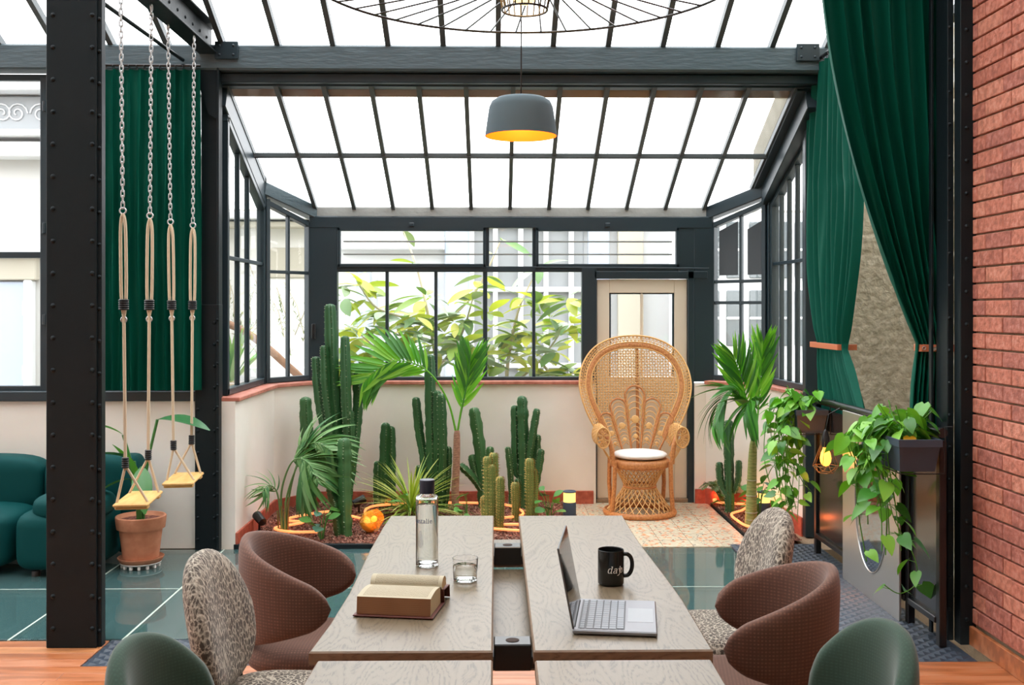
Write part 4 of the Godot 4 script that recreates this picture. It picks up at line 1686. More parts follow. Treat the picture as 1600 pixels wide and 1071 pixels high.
		for e in [[0.42, 0.40], [0.72, 0.24]]:
			b = MB.new()
			var ce := Vector2(L[0], L[1]).lerp(base2, e[0])
			var c3 := fan_pt(ce.x, ce.y)
			b.lathe([Vector2(0, -0.003), Vector2(L[2] * e[1], -0.003), Vector2(L[2] * e[1] * 1.03, 0.0), Vector2(L[2] * e[1] * 0.8, 0.004), Vector2(0, 0.005)], 16, c3, Basis(Vector3.RIGHT, Vector3(0, 0.16, 0.987).normalized(), Vector3(0, -0.987, 0.16).normalized()))
			obj("eye", b, M.cane, petal)
	# cane mesh between the band and the petals
	b = MB.new()
	var inside := func(q: Vector2) -> bool:
		if not Geometry2D.is_point_in_polygon(q, inner_poly) or q.y < 0.5:
			return false
		for pol in lobe_polys:
			if Geometry2D.is_point_in_polygon(q, pol):
				return false
		return true
	var strand := func(o: Vector2, d: Vector2, r: float) -> void:
		var run := PackedVector3Array()
		var s := -0.75
		while s < 0.75:
			var q := o + d * s
			if inside.call(q):
				run.append(fan_pt(q.x, q.y))
			else:
				if run.size() > 1:
					b.tube(run, r, 3, false, false)
				run = PackedVector3Array()
			s += 0.028
		if run.size() > 1:
			b.tube(run, r, 3, false, false)
	for i in range(-20, 21):
		var o := i * 0.021
		strand.call(Vector2(o, 0.9), Vector2.DOWN, 0.0036)
		strand.call(Vector2(0, 0.9 + o), Vector2.RIGHT, 0.0036)
	for i in range(-18, 19):
		var o := i * 0.0297
		strand.call(Vector2(o, 0.9), Vector2(1, 1).normalized(), 0.0024)
		strand.call(Vector2(o, 0.9), Vector2(1, -1).normalized(), 0.0024)
	stuff(obj("cane_mesh", b, M.cane, t))
	b = MB.new()
	b.tube(pts([Vector3(0.02, 0.40, -0.20), fan_pt(0.025, 0.9) - Vector3(0, 0, 0.02), fan_pt(0.03, 1.3) - Vector3(0, 0, 0.02)]), 0.013, 8)
	obj("back_post", b, M.wicker, t)
	# cushion
	t = thing("seat_cushion", "round off-white cushion on the seat of the wicker chair", "cushion", V(1.105, 0.432, 8.05))
	obj("pad", seat_pad(0.205, 0.20, 0.0, 0.055, 2.0), M.cushion, t)

func puff(c: Vector3, s: Vector3, p := 3.6) -> MB:
	var b := MB.new()
	b.grid(40, 20, func(u: float, v: float) -> Vector3:
		var a: float = TAU * u
		var e := PI * v - PI / 2
		var k := 2.0 / p
		var ce := pow(maxf(cos(e), 0.0), k)
		return c + Vector3(signf(cos(a)) * pow(absf(cos(a)), k) * ce * s.x, signf(sin(e)) * pow(absf(sin(e)), k) * s.y, -signf(sin(a)) * pow(absf(sin(a)), k) * ce * s.z) * 0.5, true)
	return b

func sofa() -> void:
	var t := thing("sofa", "dark teal velvet sofa with rounded tufted modules under the left window", "sofa", V(-3.0, 0, 6.5))
	# local x right, z towards the camera
	for m in [[-0.40, 1.10], [0.42, 0.50]]:
		obj("seat_module", puff(Vector3(m[0], 0.20, 0.02), Vector3(m[1], 0.35, 0.58), 5.5), M.sofa, t)
	for m in [[-0.36, 1.06], [0.44, 0.54]]:
		obj("back_module", puff(Vector3(m[0], 0.47, -0.24), Vector3(m[1], 0.36, 0.26), 4.5), M.sofa, t)
	obj("arm_module", puff(Vector3(0.47, 0.39, 0.10), Vector3(0.44, 0.17, 0.40), 3.0), M.sofa, t)
	obj("end_module", puff(Vector3(0.68, 0.34, -0.25), Vector3(0.17, 0.62, 0.26), 4.0), M.sofa, t)
	for x in [-0.8, 0.0, 0.3, 0.6]:
		var f := MB.new()
		f.lathe([Vector2(0.025, 0.0), Vector2(0.025, 0.03), Vector2(0.0, 0.03)], 12, Vector3(x, 0, 0.25))
		obj("foot", f, M.black, t)

func chain_between(b: MB, p: Vector3, q: Vector3, pitch := 0.0285) -> void:
	var n := int(p.distance_to(q) / pitch)
	var d := (q - p) / n
	var up := d.normalized()
	var s := up.cross(Vector3(0, 0, 1)).normalized()
	for i in n:
		var c := p + d * (i + 0.5)
		var w := s if i % 2 else up.cross(s).normalized()
		var path := PackedVector3Array()
		for k in 12:
			var a: float = TAU * k / 12.0
			path.append(c + w * cos(a) * 0.0085 + up * (sin(a) * 0.0085 + signf(sin(a)) * 0.0115 * minf(1.0, absf(sin(a)) * 3.0)))
		b.tube(path, 0.0031, 5, true)

func swings() -> void:
	var data := [
		["nearer wooden swing seat hanging on ropes and chains", V(-1.885, 0.575, 5.61), [[-1.926, -1.902, 5.46], [-1.862, -1.880, 5.75]]],
		["farther wooden swing seat hanging beside the steel column", V(-1.842, 0.575, 6.27), [[-1.90, -1.868, 6.16], [-1.82, -1.835, 6.41]]],
	]
	for s in data:
		var t := thing("swing", s[0], "swing", s[1], 0.0, "swings on the steel beam")
		var o: Vector3 = s[1]
		var seat := MB.new()
		var turn := Basis(Vector3.UP, 0.12)
		seat.cbox(Vector3(0, -0.009, 0), Vector3(0.175, 0.018, 0.40), 0.006, turn)
		obj("seat", seat, M.seatwood, t)
		for z in [-0.15, 0.15]:
			seat = MB.new()
			seat.cbox(turn * Vector3(0, -0.026, z), Vector3(0.165, 0.016, 0.055), 0.005, turn)
			obj("batten", seat, M.seatwood, t)
		for r in s[2]:
			var top := V(r[0], 3.225, r[2]) - o
			var low := V(r[1], 0.77, r[2]) - o
			var at := func(y: float) -> Vector3: return top.lerp(low, (3.225 - y) / (3.225 - 0.77))
			var ch := MB.new()
			chain_between(ch, at.call(3.20), at.call(2.09))
			stuff(obj("chain", ch, M.chain, t))
			var hk := MB.new()
			hk.ring(at.call(3.205), Vector3(1, 0, 0), 0.018, 0.004, 16, 6)
			hk.ring(at.call(2.075), Vector3(0, 0, 1), 0.016, 0.004, 16, 6)
			obj("shackle", hk, M.chain, t)
			var loop := MB.new()
			for e in [-1, 1]:
				var off := Vector3(e * 0.013, 0, e * 0.004)
				loop.tube(smooth_path([at.call(2.06), at.call(2.0) + off, at.call(1.8) + off * 1.2, at.call(1.62) + off, at.call(1.53)], 5), 0.0085, 6)
			obj("rope_loop", loop, M.rope, t)
			var wr := MB.new()
			for k in 5:
				wr.ring(at.call(1.57 + k * 0.011), Vector3.UP, 0.021, 0.0062, 16, 5)
			obj("binding", wr, M.black, t)
			var rope := MB.new()
			rope.tube(pts([at.call(1.53), at.call(0.77)]), 0.0085, 6)
			obj("rope", rope, M.rope, t)
			hk = MB.new()
			hk.ring(at.call(1.515), Vector3(0, 0, 1), 0.014, 0.0045, 14, 5)
			obj("hook", hk, M.chain, t)
			wr = MB.new()
			for k in 5:
				wr.ring(at.call(0.757 + k * 0.011), Vector3.UP, 0.013, 0.0062, 14, 5)
			obj("binding", wr, M.black, t)
			for e in [-1, 1]:
				var f := MB.new()
				f.tube(pts([at.call(0.765), turn * Vector3(e * 0.076, 0.0, (at.call(0.77) as Vector3).z)]), 0.007, 6)
				obj("bridle", f, M.rope, t)

func railing() -> void:
	var t := thing("railing", "black steel railing with glossy dark infill panels along the stair well", "railing", V(2.065, 0.0, 5.8))
	# local z: + towards the camera
	var b := MB.new()
	b.tube(pts([Vector3(-0.005, 0.985, -1.0), Vector3(-0.005, 0.998, 0.97)]), 0.023, 12)
	obj("handrail", b, M.black, t)
	for z in [-0.95, -0.36, 0.56, 0.93]:
		b = MB.new()
		b.cbox(Vector3(0.005, 0.4805, z), Vector3(0.035, 0.957, 0.04), 0.003)
		obj("post", b, M.black, t)
	for s in [[-0.93, -0.38], [-0.34, 0.54], [0.58, 0.91]]:
		b = MB.new()
		b.cbox(Vector3(0.005, 0.53, (s[0] + s[1]) / 2), Vector3(0.008, 0.82, s[1] - s[0]), 0.002)
		obj("infill_panel", b, M.darkpanel, t)
		b = MB.new()
		b.cbox(Vector3(-0.008, 0.12, (s[0] + s[1]) / 2), Vector3(0.022, 0.03, s[1] - s[0]), 0.003)
		obj("bottom_rail", b, M.black, t)
	# steel plate with an oval mirror leaning on the railing
	t = thing("steel_mirror", "tall brushed steel plate with an oval mirror leaning against the railing", "mirror", V(2.028, 0.001, 5.69))
	b = MB.new()
	b.cbox(Vector3(0, 0.49, 0), Vector3(0.012, 0.98, 0.86), 0.002)
	obj("plate", b, M.stainless, t)
	b = MB.new()
	var cy := 0.52
	var cz := 0.03
	var p := PackedVector3Array()
	for k in 48:
		var a: float = TAU * k / 48.0
		p.append(Vector3(-0.008, cy + sin(a) * 0.37, cz + cos(a) * 0.245))
	b.tube(p, 0.004, 6, true)
	obj("mirror_rim", b, M.stainless, t)
	b = MB.new()
	b.lathe([Vector2(1, 0), Vector2(0, 0.012)], 48, Vector3(-0.007, cy, cz), Basis(Vector3(0, 0, 0.243), Vector3(-1, 0, 0), Vector3(0, 0.368, 0)))
	obj("mirror_glass", b, M.mirror, t)

func glow(c: Color, e: float) -> StandardMaterial3D:
	var m := mat(c, 0.4)
	m.emission_enabled = true
	m.emission = c
	m.emission_energy_multiplier = e
	return m

func lamps() -> void:
	# grey dome pendant
	var t := thing("pendant_lamp", "matt grey dome pendant lamp with a golden inside hanging over the table", "lamp", V(0.112, 2.323, 4.6))
	var out := [Vector2(0.157, 0.0), Vector2(0.156, 0.008), Vector2(0.146, 0.08), Vector2(0.139, 0.125), Vector2(0.128, 0.150), Vector2(0.106, 0.164), Vector2(0.07, 0.170), Vector2(0.0, 0.172)]
	var b := MB.new()
	b.lathe(out, 64)
	obj("shade", b, mat(c8(68, 86, 94), 0.75), t)
	b = MB.new()
	var inn := []
	for p in out:
		inn.append(Vector2(maxf(p.x - 0.004, 0), p.y - (0.004 if p.y > 0.1 else 0.0)))
	inn.reverse()
	b.lathe(inn, 64)
	b.lathe([Vector2(0.153, 0.0), Vector2(0.157, 0.0)], 64)
	obj("lining", b, mat(c8(232, 146, 62), 0.5), t)
	b = MB.new()
	b.ball(Vector3(0, 0.055, 0), Vector3(0.02, 0.026, 0.02), 14, 9)
	obj("bulb", b, glow(Color(1.0, 0.72, 0.36), 9.0), t)
	b = MB.new()
	b.tube(pts([Vector3(0, 0.075, 0), Vector3(0, 0.165, 0)]), 0.014, 10)
	obj("socket", b, M.black, t)
	b = MB.new()
	b.tube(pts([Vector3(0, 0.17, 0), Vector3(0.004, 1.98, 0)]), 0.0032, 6)
	obj("cord", b, M.black, t)
	omni(V(0.112, 2.378, 4.6), Color(1.0, 0.66, 0.26), 0.06, 0.02)
	# wide wire pendant
	t = thing("wire_pendant", "wide flat wire-spoke pendant lamp cut by the top of the picture", "lamp", V(0.091, 2.612, 3.28))
	b = MB.new()
	b.ring(Vector3.ZERO, Vector3.UP, 0.70, 0.0046, 120, 6)
	obj("rim", b, M.black, t)
	b = MB.new()
	b.ring(Vector3.ZERO, Vector3.UP, 0.092, 0.004, 40, 6)
	b.ring(Vector3(0, -0.113, 0), Vector3.UP, 0.0705, 0.0035, 40, 6)
	for k in 22:
		var a := TAU * k / 22.0
		b.tube(pts([Vector3(cos(a) * 0.092, 0, sin(a) * 0.092), Vector3(cos(a) * 0.0705, -0.113, sin(a) * 0.0705)]), 0.0024, 5)
	stuff(obj("cage", b, M.black, t))
	for k in 46:
		var a := TAU * (k + 0.35) / 46.0
		var sp := MB.new()
		sp.tube(pts([Vector3(cos(a + 0.35) * 0.092, 0, sin(a + 0.35) * 0.092), Vector3(cos(a) * 0.70, 0, sin(a) * 0.70)]), 0.0032, 5)
		obj("spoke", sp, M.black, t)
	b = MB.new()
	b.ball(Vector3(0, -0.052, 0), Vector3(0.045, 0.045, 0.045), 20, 12)
	obj("bulb", b, glow(Color(1.0, 0.80, 0.52), 2.2), t)
	b = MB.new()
	b.tube(pts([Vector3(0, 0.0, 0), Vector3(0, 0.09, 0)]), 0.022, 12)
	b.tube(pts([Vector3(0, 0.09, 0), Vector3(0, 2.3, 0)]), 0.003, 6)
	obj("cord", b, M.black, t)
	omni(V(0.091, 2.56, 3.28), Color(1.0, 0.78, 0.5), 0.22, 0.045)
	# cage lamp hanging on the railing
	t = thing("cage_lamp", "glowing filament bulb in a geometric wire cage on the railing", "lamp", V(1.945, 0.70, 6.19))
	b = MB.new()
	b.lathe([Vector2(0.0, -0.058), Vector2(0.018, -0.052), Vector2(0.030, -0.032), Vector2(0.033, -0.008), Vector2(0.027, 0.022), Vector2(0.016, 0.045), Vector2(0.013, 0.06)], 20)
	obj("bulb", b, glow(Color(1.0, 0.62, 0.22), 3.2), t)
	b = MB.new()
	b.lathe([Vector2(0.017, 0.055), Vector2(0.023, 0.06), Vector2(0.024, 0.11), Vector2(0.012, 0.15), Vector2(0.004, 0.16)], 16)
	obj("socket", b, M.black, t)
	b = MB.new()
	b.tube(pts([Vector3(0, 0.155, 0), Vector3(0.02, 0.25, 0.0), Vector3(0.085, 0.285, 0.0)]), 0.0035, 6)
	obj("cord", b, M.black, t)
	b = MB.new()
	for k in 6:
		var a0 := TAU * k / 6.0
		var a1 := TAU * (k + 1) / 6.0
		var tp := Vector3(cos(a0) * 0.018, 0.10, sin(a0) * 0.018)
		var md := Vector3(cos(a0) * 0.078, -0.055, sin(a0) * 0.078)
		var m2 := Vector3(cos(a1) * 0.078, -0.055, sin(a1) * 0.078)
		var lo := Vector3(cos((a0 + a1) / 2) * 0.045, -0.095, sin((a0 + a1) / 2) * 0.045)
		var l2 := Vector3(cos(a1 + (a1 - a0) / 2) * 0.045, -0.095, sin(a1 + (a1 - a0) / 2) * 0.045)
		for e in [[tp, md], [md, m2], [md, lo], [m2, lo], [lo, l2]]:
			b.tube(pts(e), 0.0018, 4)
	stuff(obj("cage", b, mat(c8(120, 96, 62), 0.35, 0.8), t))
	omni(V(1.945, 0.69, 6.19), Color(1.0, 0.58, 0.22), 0.06, 0.03)
	# bollard lamps in the planting
	for s in [["dark bollard lamp with a glowing top at the end of the planter", V(0.555, 0.0, 7.90)], ["dark bollard lamp with a glowing top behind the right-hand palm", V(2.005, 0.0, 7.86)]]:
		t = thing("bollard_lamp", s[0], "lamp", s[1], 0.0, "bollard lamps in the planting")
		b = MB.new()
		b.lathe([Vector2(0.049, 0.0), Vector2(0.049, 0.125), Vector2(0.0, 0.125)], 28)
		obj("post", b, M.potgrey, t)
		b = MB.new()
		b.lathe([Vector2(0.046, 0.125), Vector2(0.046, 0.197)], 28)
		obj("diffuser_light", b, glow(Color(1.0, 0.82, 0.46), 1.0), t)
		b = MB.new()
		b.lathe([Vector2(0.0, 0.197), Vector2(0.049, 0.197), Vector2(0.05, 0.202), Vector2(0.046, 0.208), Vector2(0.0, 0.209)], 28)
		obj("cap", b, M.potgrey, t)
		omni((s[1] as Vector3) + Vector3(0, 0.16, 0), Color(1.0, 0.76, 0.4), 0.03, 0.03)
	# black garden spots
	for s in [["black spotlight on a stem among the palms by the left wall", V(-1.635, 0.03, 7.35), 2.3], ["small black spotlight on the soil in front of the cacti", V(-1.03, 0.03, 8.0), 0.4]]:
		t = thing("garden_spotlight", s[0], "lamp", s[1], s[2], "black garden spotlights")
		b = MB.new()
		b.tube(pts([Vector3(0, 0, 0), Vector3(0, 0.075, 0)]), 0.009, 8)
		obj("stem", b, M.black, t)
		b = MB.new()
		b.lathe([Vector2(0, -0.05), Vector2(0.028, -0.05), Vector2(0.030, -0.045), Vector2(0.033, 0.045), Vector2(0.030, 0.05), Vector2(0.026, 0.04), Vector2(0, 0.035)], 20, Vector3(0, 0.085, 0), Basis(Vector3.FORWARD, 1.15))
		obj("head", b, M.black, t)
	# amber gem lamp lying on the soil
	t = thing("amber_lamp", "amber glass lamp shaped like a cut gem lying on the soil", "lamp", V(-0.843, 0.115, 7.3), 0.0)
	var am := mat(Color(1.0, 0.72, 0.16, 0.35), 0.05)
	am.transparency = BaseMaterial3D.TRANSPARENCY_ALPHA
	var turn := Basis(Vector3(0, 0, 1), -0.85) * Basis(Vector3.RIGHT, 0.3)
	b = MB.new()
	var n := 8
	var rings := [[0.062, 0.075], [0.082, 0.02], [0.05, -0.06]]
	for j in 2:
		for k in n:
			var a0 := TAU * (k + 0.5 * j) / n
			var a1 := TAU * (k + 1 + 0.5 * j) / n
			var am0 := TAU * (k + 0.5 + 0.5 * j) / n
			var am1 := TAU * (k + 1.5 + 0.5 * j) / n
			var P := func(r: int, a: float) -> Vector3: return turn * Vector3(cos(a) * rings[r][0], -rings[r][1], sin(a) * rings[r][0])
			b.ftri(P.call(j, a0), P.call(j + 1, am0), P.call(j, a1))
			b.ftri(P.call(j, a1), P.call(j + 1, am0), P.call(j + 1, am1))
	obj("amber_glass", b, am, t)
	b = MB.new()
	b.lathe([Vector2(0.0, -0.078), Vector2(0.058, -0.076), Vector2(0.064, -0.06), Vector2(0.06, -0.02), Vector2(0.0, -0.01)], 8, Vector3.ZERO, turn)
	obj("brass_cup", b, mat(c8(236, 176, 72), 0.25, 0.9), t)
	b = MB.new()
	b.ball(turn * Vector3(0, 0.01, 0), Vector3(0.022, 0.022, 0.022), 12, 8)
	obj("bulb", b, glow(Color(1.0, 0.66, 0.2), 1.6), t)
	omni(V(-0.843, 0.115, 7.3) + turn * Vector3(0, 0.01, 0), Color(1.0, 0.64, 0.2), 0.02, 0.02)
	# glowing hose winding over the soil
	var hoses := [
		["glowing orange light hose winding between the cacti", [Vector2(-1.21, 7.23), Vector2(-1.40, 7.23), Vector2(-1.53, 7.36), Vector2(-1.37, 7.55), Vector2(-1.51, 7.63), Vector2(-1.43, 7.80), Vector2(-1.23, 7.95), Vector2(-1.05, 7.76), Vector2(-0.95, 7.70), Vector2(-0.98, 8.05), Vector2(-0.85, 8.22), Vector2(-0.37, 8.30), Vector2(0.08, 8.20), Vector2(0.20, 7.80), Vector2(-0.10, 7.62), Vector2(-0.12, 7.47), Vector2(0.22, 7.44), Vector2(0.20, 7.25), Vector2(-0.08, 7.32), Vector2(-0.25, 7.2)]],
		["glowing orange light hose curling at the foot of the right-hand palm", [Vector2(1.86, 8.42), Vector2(1.745, 8.40), Vector2(1.755, 8.28), Vector2(1.88, 8.22), Vector2(1.96, 8.17), Vector2(1.87, 7.96), Vector2(1.75, 7.80), Vector2(1.74, 7.55), Vector2(1.77, 7.36), Vector2(1.88, 7.28), Vector2(2.0, 7.3)]],
	]
	for hs in hoses:
		t = thing("light_hose", hs[0], "light", V(hs[1][0].x, 0.03, hs[1][0].y), 0.0)
		var ctrl := []
		for q in hs[1]:
			ctrl.append(V(q.x, 0.048, q.y) - t.position)
		b = MB.new()
		b.tube(smooth_path(ctrl, 7), 0.0095, 8)
		obj("glowing_tube_light", b, glow(Color(1.0, 0.58, 0.34), 1.0), t)
		for k in range(1, hs[1].size(), 3):
			var q: Vector2 = hs[1][k]
			omni(V(q.x, 0.075, q.y), Color(1.0, 0.42, 0.2), 0.005, 0.02)

# cloth between a top line and a hem with regular folds
func cloth(called: String, parent: Node, f: Callable, nu := 160, nv := 50) -> void:
	var b := MB.new()
	b.grid(nu, nv, f, false, true)
	obj(called, b, M.velvet, parent)

func curtains() -> void:
	var wob := fnl(FastNoiseLite.TYPE_SIMPLEX_SMOOTH, 1.0, 2, 19)
	# left, hanging straight in front of the window wall
	var t := thing("curtain", "dark green velvet curtain hanging straight behind the swings", "curtain", V(-2.22, 1.045, 6.84))
	cloth("cloth", t, func(u: float, v: float) -> Vector3:
		var y := lerpf(2.07, 0.0, v)
		var x := lerpf(-0.31, 0.315, u)
		var a := 0.028 * (0.55 + 0.6 * v)
		var ph := u * TAU * 11.0 + 1.6 * wob.get_noise_2d(u * 6.0, v * 1.2)
		if v < 0.05:
			a = 0.02
		return Vector3(x + 0.008 * cos(ph), y, a * sin(ph) + 0.012 * wob.get_noise_2d(u * 9.0, v * 2.0)), 220, 50)
	for k in 12:
		var h := MB.new()
		h.ring(Vector3(-0.29 + k * 0.05, 2.085, 0), Vector3(1, 0, 0), 0.014, 0.003, 12, 4)
		obj("hook", h, M.black, t)
	var rl := MB.new()
	rl.tube(pts([Vector3(-0.4, 2.095, 0), Vector3(0.32, 2.095, 0)]), 0.010, 8)
	obj("rail", rl, M.black, t)
	# far right, gathered by a leather tie
	t = thing("curtain", "far green velvet curtain tied back beside the bay windows", "curtain", V(2.13, 0.6, 6.7), 0.0, "tied green curtains")
	cloth("cloth", t, func(u: float, v: float) -> Vector3:
		var y := lerpf(3.185, 0.35, v)
		# edges as distance into the room
		var k := clampf((3.185 - y) / (3.185 - 1.33), 0.0, 1.0)
		var far := lerpf(7.04, 7.2, sin(k * PI * 0.75)) if y > 1.33 else lerpf(7.02, 6.95, clampf((1.33 - y) / 0.5, 0, 1))
		var near := lerpf(6.15, 6.12, k) if k < 0.45 else lerpf(6.12, 6.40, pow((k - 0.45) / 0.55, 1.8))
		if y < 1.33:
			near = lerpf(6.40, 5.98, clampf((1.33 - y) / 0.45, 0, 1))
			far = lerpf(far, 6.95, 0.5)
		else:
			far = lerpf(far, 6.97, pow(k, 6.0))
		var ph := u * TAU * 9.0 + 2.2 * wob.get_noise_2d(u * 5.0 + 7.0, v * 1.5)
		var a := 0.030 + 0.012 * wob.get_noise_2d(u * 8.0, v * 2.0 + 4.0)
		if absf(y - 1.33) < 0.12:
			a *= 0.6 + 0.4 * absf(y - 1.33) / 0.12
		return Vector3(a * sin(ph) + 0.02 * sin(u * PI), y - 0.6, 6.7 - lerpf(far, near, u)), 200, 70)
	for k in 8:
		var h := MB.new()
		h.ring(Vector3(0.0, 2.60, -0.32 + k * 0.11), Vector3(0, 0, 1), 0.016, 0.003, 12, 4)
		obj("hook", h, M.black, t)
	rl = MB.new()
	rl.tube(pts([Vector3(0, 2.615, -0.4), Vector3(0, 2.615, 1.5)]), 0.012, 8)
	obj("rail", rl, M.black, t)
	rl = MB.new()
	rl.cbox(Vector3(-0.04, 0.735, 0.0), Vector3(0.006, 0.036, 0.56), 0.002)
	rl.cbox(Vector3(0.02, 0.735, 0.28), Vector3(0.12, 0.036, 0.006), 0.002)
	rl.cbox(Vector3(0.02, 0.735, -0.28), Vector3(0.12, 0.036, 0.006), 0.002)
	obj("leather_tie", rl, M.leather, t)
	# near right, falling from the portal and tied to the column
	t = thing("curtain", "near dark green velvet curtain tied back to the right steel column", "curtain", V(2.1, 0.5, 5.2), 0.0, "tied green curtains")
	cloth("cloth", t, func(u: float, v: float) -> Vector3:
		var y := lerpf(4.0, 0.35, v)
		var left: float
		var right: float
		var d: float
		if y > 1.38:
			var k := (4.0 - y) / (4.0 - 1.38)
			left = 1.50 + 0.56 * pow(k, 2.1) + 0.05 * k
			right = lerpf(2.16, 2.26, k)
			d = lerpf(5.08, 5.24, k)
		else:
			var k := (1.38 - y) / 1.03
			left = 2.11 - 0.035 * sin(minf(k * 3.0, 1.0) * PI / 2)
			right = 2.27
			d = 5.26
		var ph := u * TAU * 8.0 + 2.4 * wob.get_noise_2d(u * 4.0 + 3.0, v * 1.4 + 9.0)
		var a := 0.045 if y > 1.7 else 0.03
		if absf(y - 1.38) < 0.1:
			a = 0.022
		return Vector3(lerpf(left, right, u) - 2.1 + 0.01 * cos(ph), y - 0.5, 5.2 - d + a * sin(ph)), 200, 80)
	rl = MB.new()
	rl.cbox(Vector3(0.10, 0.875, -0.02), Vector3(0.17, 0.036, 0.006), 0.002)
	rl.cbox(Vector3(0.015, 0.875, -0.06), Vector3(0.006, 0.036, 0.08), 0.002)
	obj("leather_tie", rl, M.leather, t)
	rl = MB.new()
	for k in 3:
		rl.ring(Vector3(0.03 + k * 0.035, 0.875, -0.014), Vector3(0, 0, 1), 0.008, 0.002, 12, 4)
	obj("eyelets", rl, M.chain, t)
	rl = MB.new()
	rl.tube(pts([Vector3(0.09, 0.875, -0.01), Vector3(0.02, 0.87, 0.1)]), 0.008, 8)
	obj("tie_hook", rl, M.chain, t)
	rl = MB.new()
	rl.tube(pts([Vector3(-0.7, 3.51, 0.12), Vector3(0.1, 3.51, 0.12)]), 0.012, 8)
	obj("rail", rl, M.black, t)

func green_mat(c: Color, back: float, rough := 0.45) -> StandardMaterial3D:
	var m := mat(c, rough)
	m.backlight_enabled = true
	m.backlight = Color(c.r * 0.8 + 0.1, c.g * 0.9 + 0.1, c.b * 0.4) * back
	return m

# leaf of length 1 along +x, drooping; shape: 0 lance, 1 oval, 2 heart
func leaf_mesh(w: float, droop: float, fold: float, shape := 0, ns := 7) -> ArrayMesh:
	var b := MB.new()
	b.grid(4, ns, func(u: float, v: float) -> Vector3:
		var s := (u - 0.5) * 2.0
		var hw: float
		if shape == 0:
			hw = pow(sin(PI * pow(clampf(v * 0.985 + 0.01, 0, 1), 0.7)), 0.8)
		elif shape == 1:
			hw = pow(sin(PI * clampf(v * 0.98 + 0.01, 0, 1)), 0.75)
		else:
			hw = pow(sin(PI * pow(clampf(v * 0.97 + 0.02, 0, 1), 0.55)), 0.9)
		var back := 0.0
		if shape == 2:
			back = -0.12 * absf(s) * (1.0 - v) * (1.0 - v)
		return Vector3(v + back, -droop * v * v + fold * absf(s) * hw * w, s * hw * w), false, true)
	return b.mesh()

func aim(dir: Vector3, up := Vector3.UP, roll := 0.0) -> Basis:
	var x := dir.normalized()
	var z := x.cross(up)
	if z.length() < 0.01:
		z = x.cross(Vector3.RIGHT)
	z = z.normalized()
	var y := z.cross(x)
	return Basis(x, y, z) * Basis(Vector3.RIGHT, roll)

func stem_mesh(ctrl: Array, r: float, ribs: int, depth: float) -> Array:
	# ribbed column with a rounded tip along a smooth path; returns mesh builder and rib points
	var path := smooth_path(ctrl, 12)
	var n := path.size()
	var b := MB.new()
	var total := 0.0
	var acc := [0.0]
	for i in range(1, n):
		total += path[i].distance_to(path[i - 1])
		acc.append(total)
	var sides := ribs * 4
	var rib_pts := []
	var rings := []
	for i in n:
		rings.append([path[i], acc[i]])
	# extra rings for the dome
	var tipd := (path[n - 1] - path[n - 2]).normalized()
	var side := Vector3(0, 0, 1)
	var i0 := b.v.size()
	var rows := 0
	var add := func(p: Vector3, t: Vector3, rr: float, keep: bool) -> void:
		var wav := 0.035 * (1.0 if int(p.y * 400.0) % 2 == 0 else -1.0)
		var u := t.cross(side).normalized()
		var w := u.cross(t)
		for k in sides:
			var a := TAU * k / sides
			var m := rr * (1.0 + depth * (1.6 * pow((cos(ribs * a) + 1.0) / 2.0, 1.7) - 0.6)) * (1.0 + wav)
			b.vert(p + (u * cos(a) + w * sin(a)) * m)
		if keep:
			for k in ribs:
				var a := TAU * k / ribs
				rib_pts.append([p + (u * cos(a) + w * sin(a)) * rr * (1.0 + depth), (u * cos(a) + w * sin(a))])
	for i in n:
		var t := (path[mini(i + 1, n - 1)] - path[maxi(i - 1, 0)]).normalized()
		var f: float = acc[i] / maxf(total, 0.001)
		var rr := r * lerpf(0.9, 1.0, f) * (0.94 + 0.06 * sin(i * 1.7))
		if f > 0.9:
			rr *= lerpf(1.0, 0.86, (f - 0.9) / 0.1)
		add.call(path[i], t, rr, true)
		rows += 1
	for j in 3:
		var a := (j + 1) * PI / 6.5
		add.call(path[n - 1] + tipd * r * 0.8 * sin(a), tipd, r * 0.86 * cos(a), j < 2)
		rows += 1
	for j in rows - 1:
		for k in sides:
			var a := i0 + j * sides + k
			var c := i0 + j * sides + (k + 1) % sides
			b.tri(a, c, c + sides)
			b.tri(a, c + sides, a + sides)
	var top := b.vert(path[n - 1] + tipd * r * 0.82)
	for k in sides:
		b.tri(i0 + (rows - 1) * sides + k, i0 + (rows - 1) * sides + (k + 1) % sides, top)
	return [b, rib_pts]

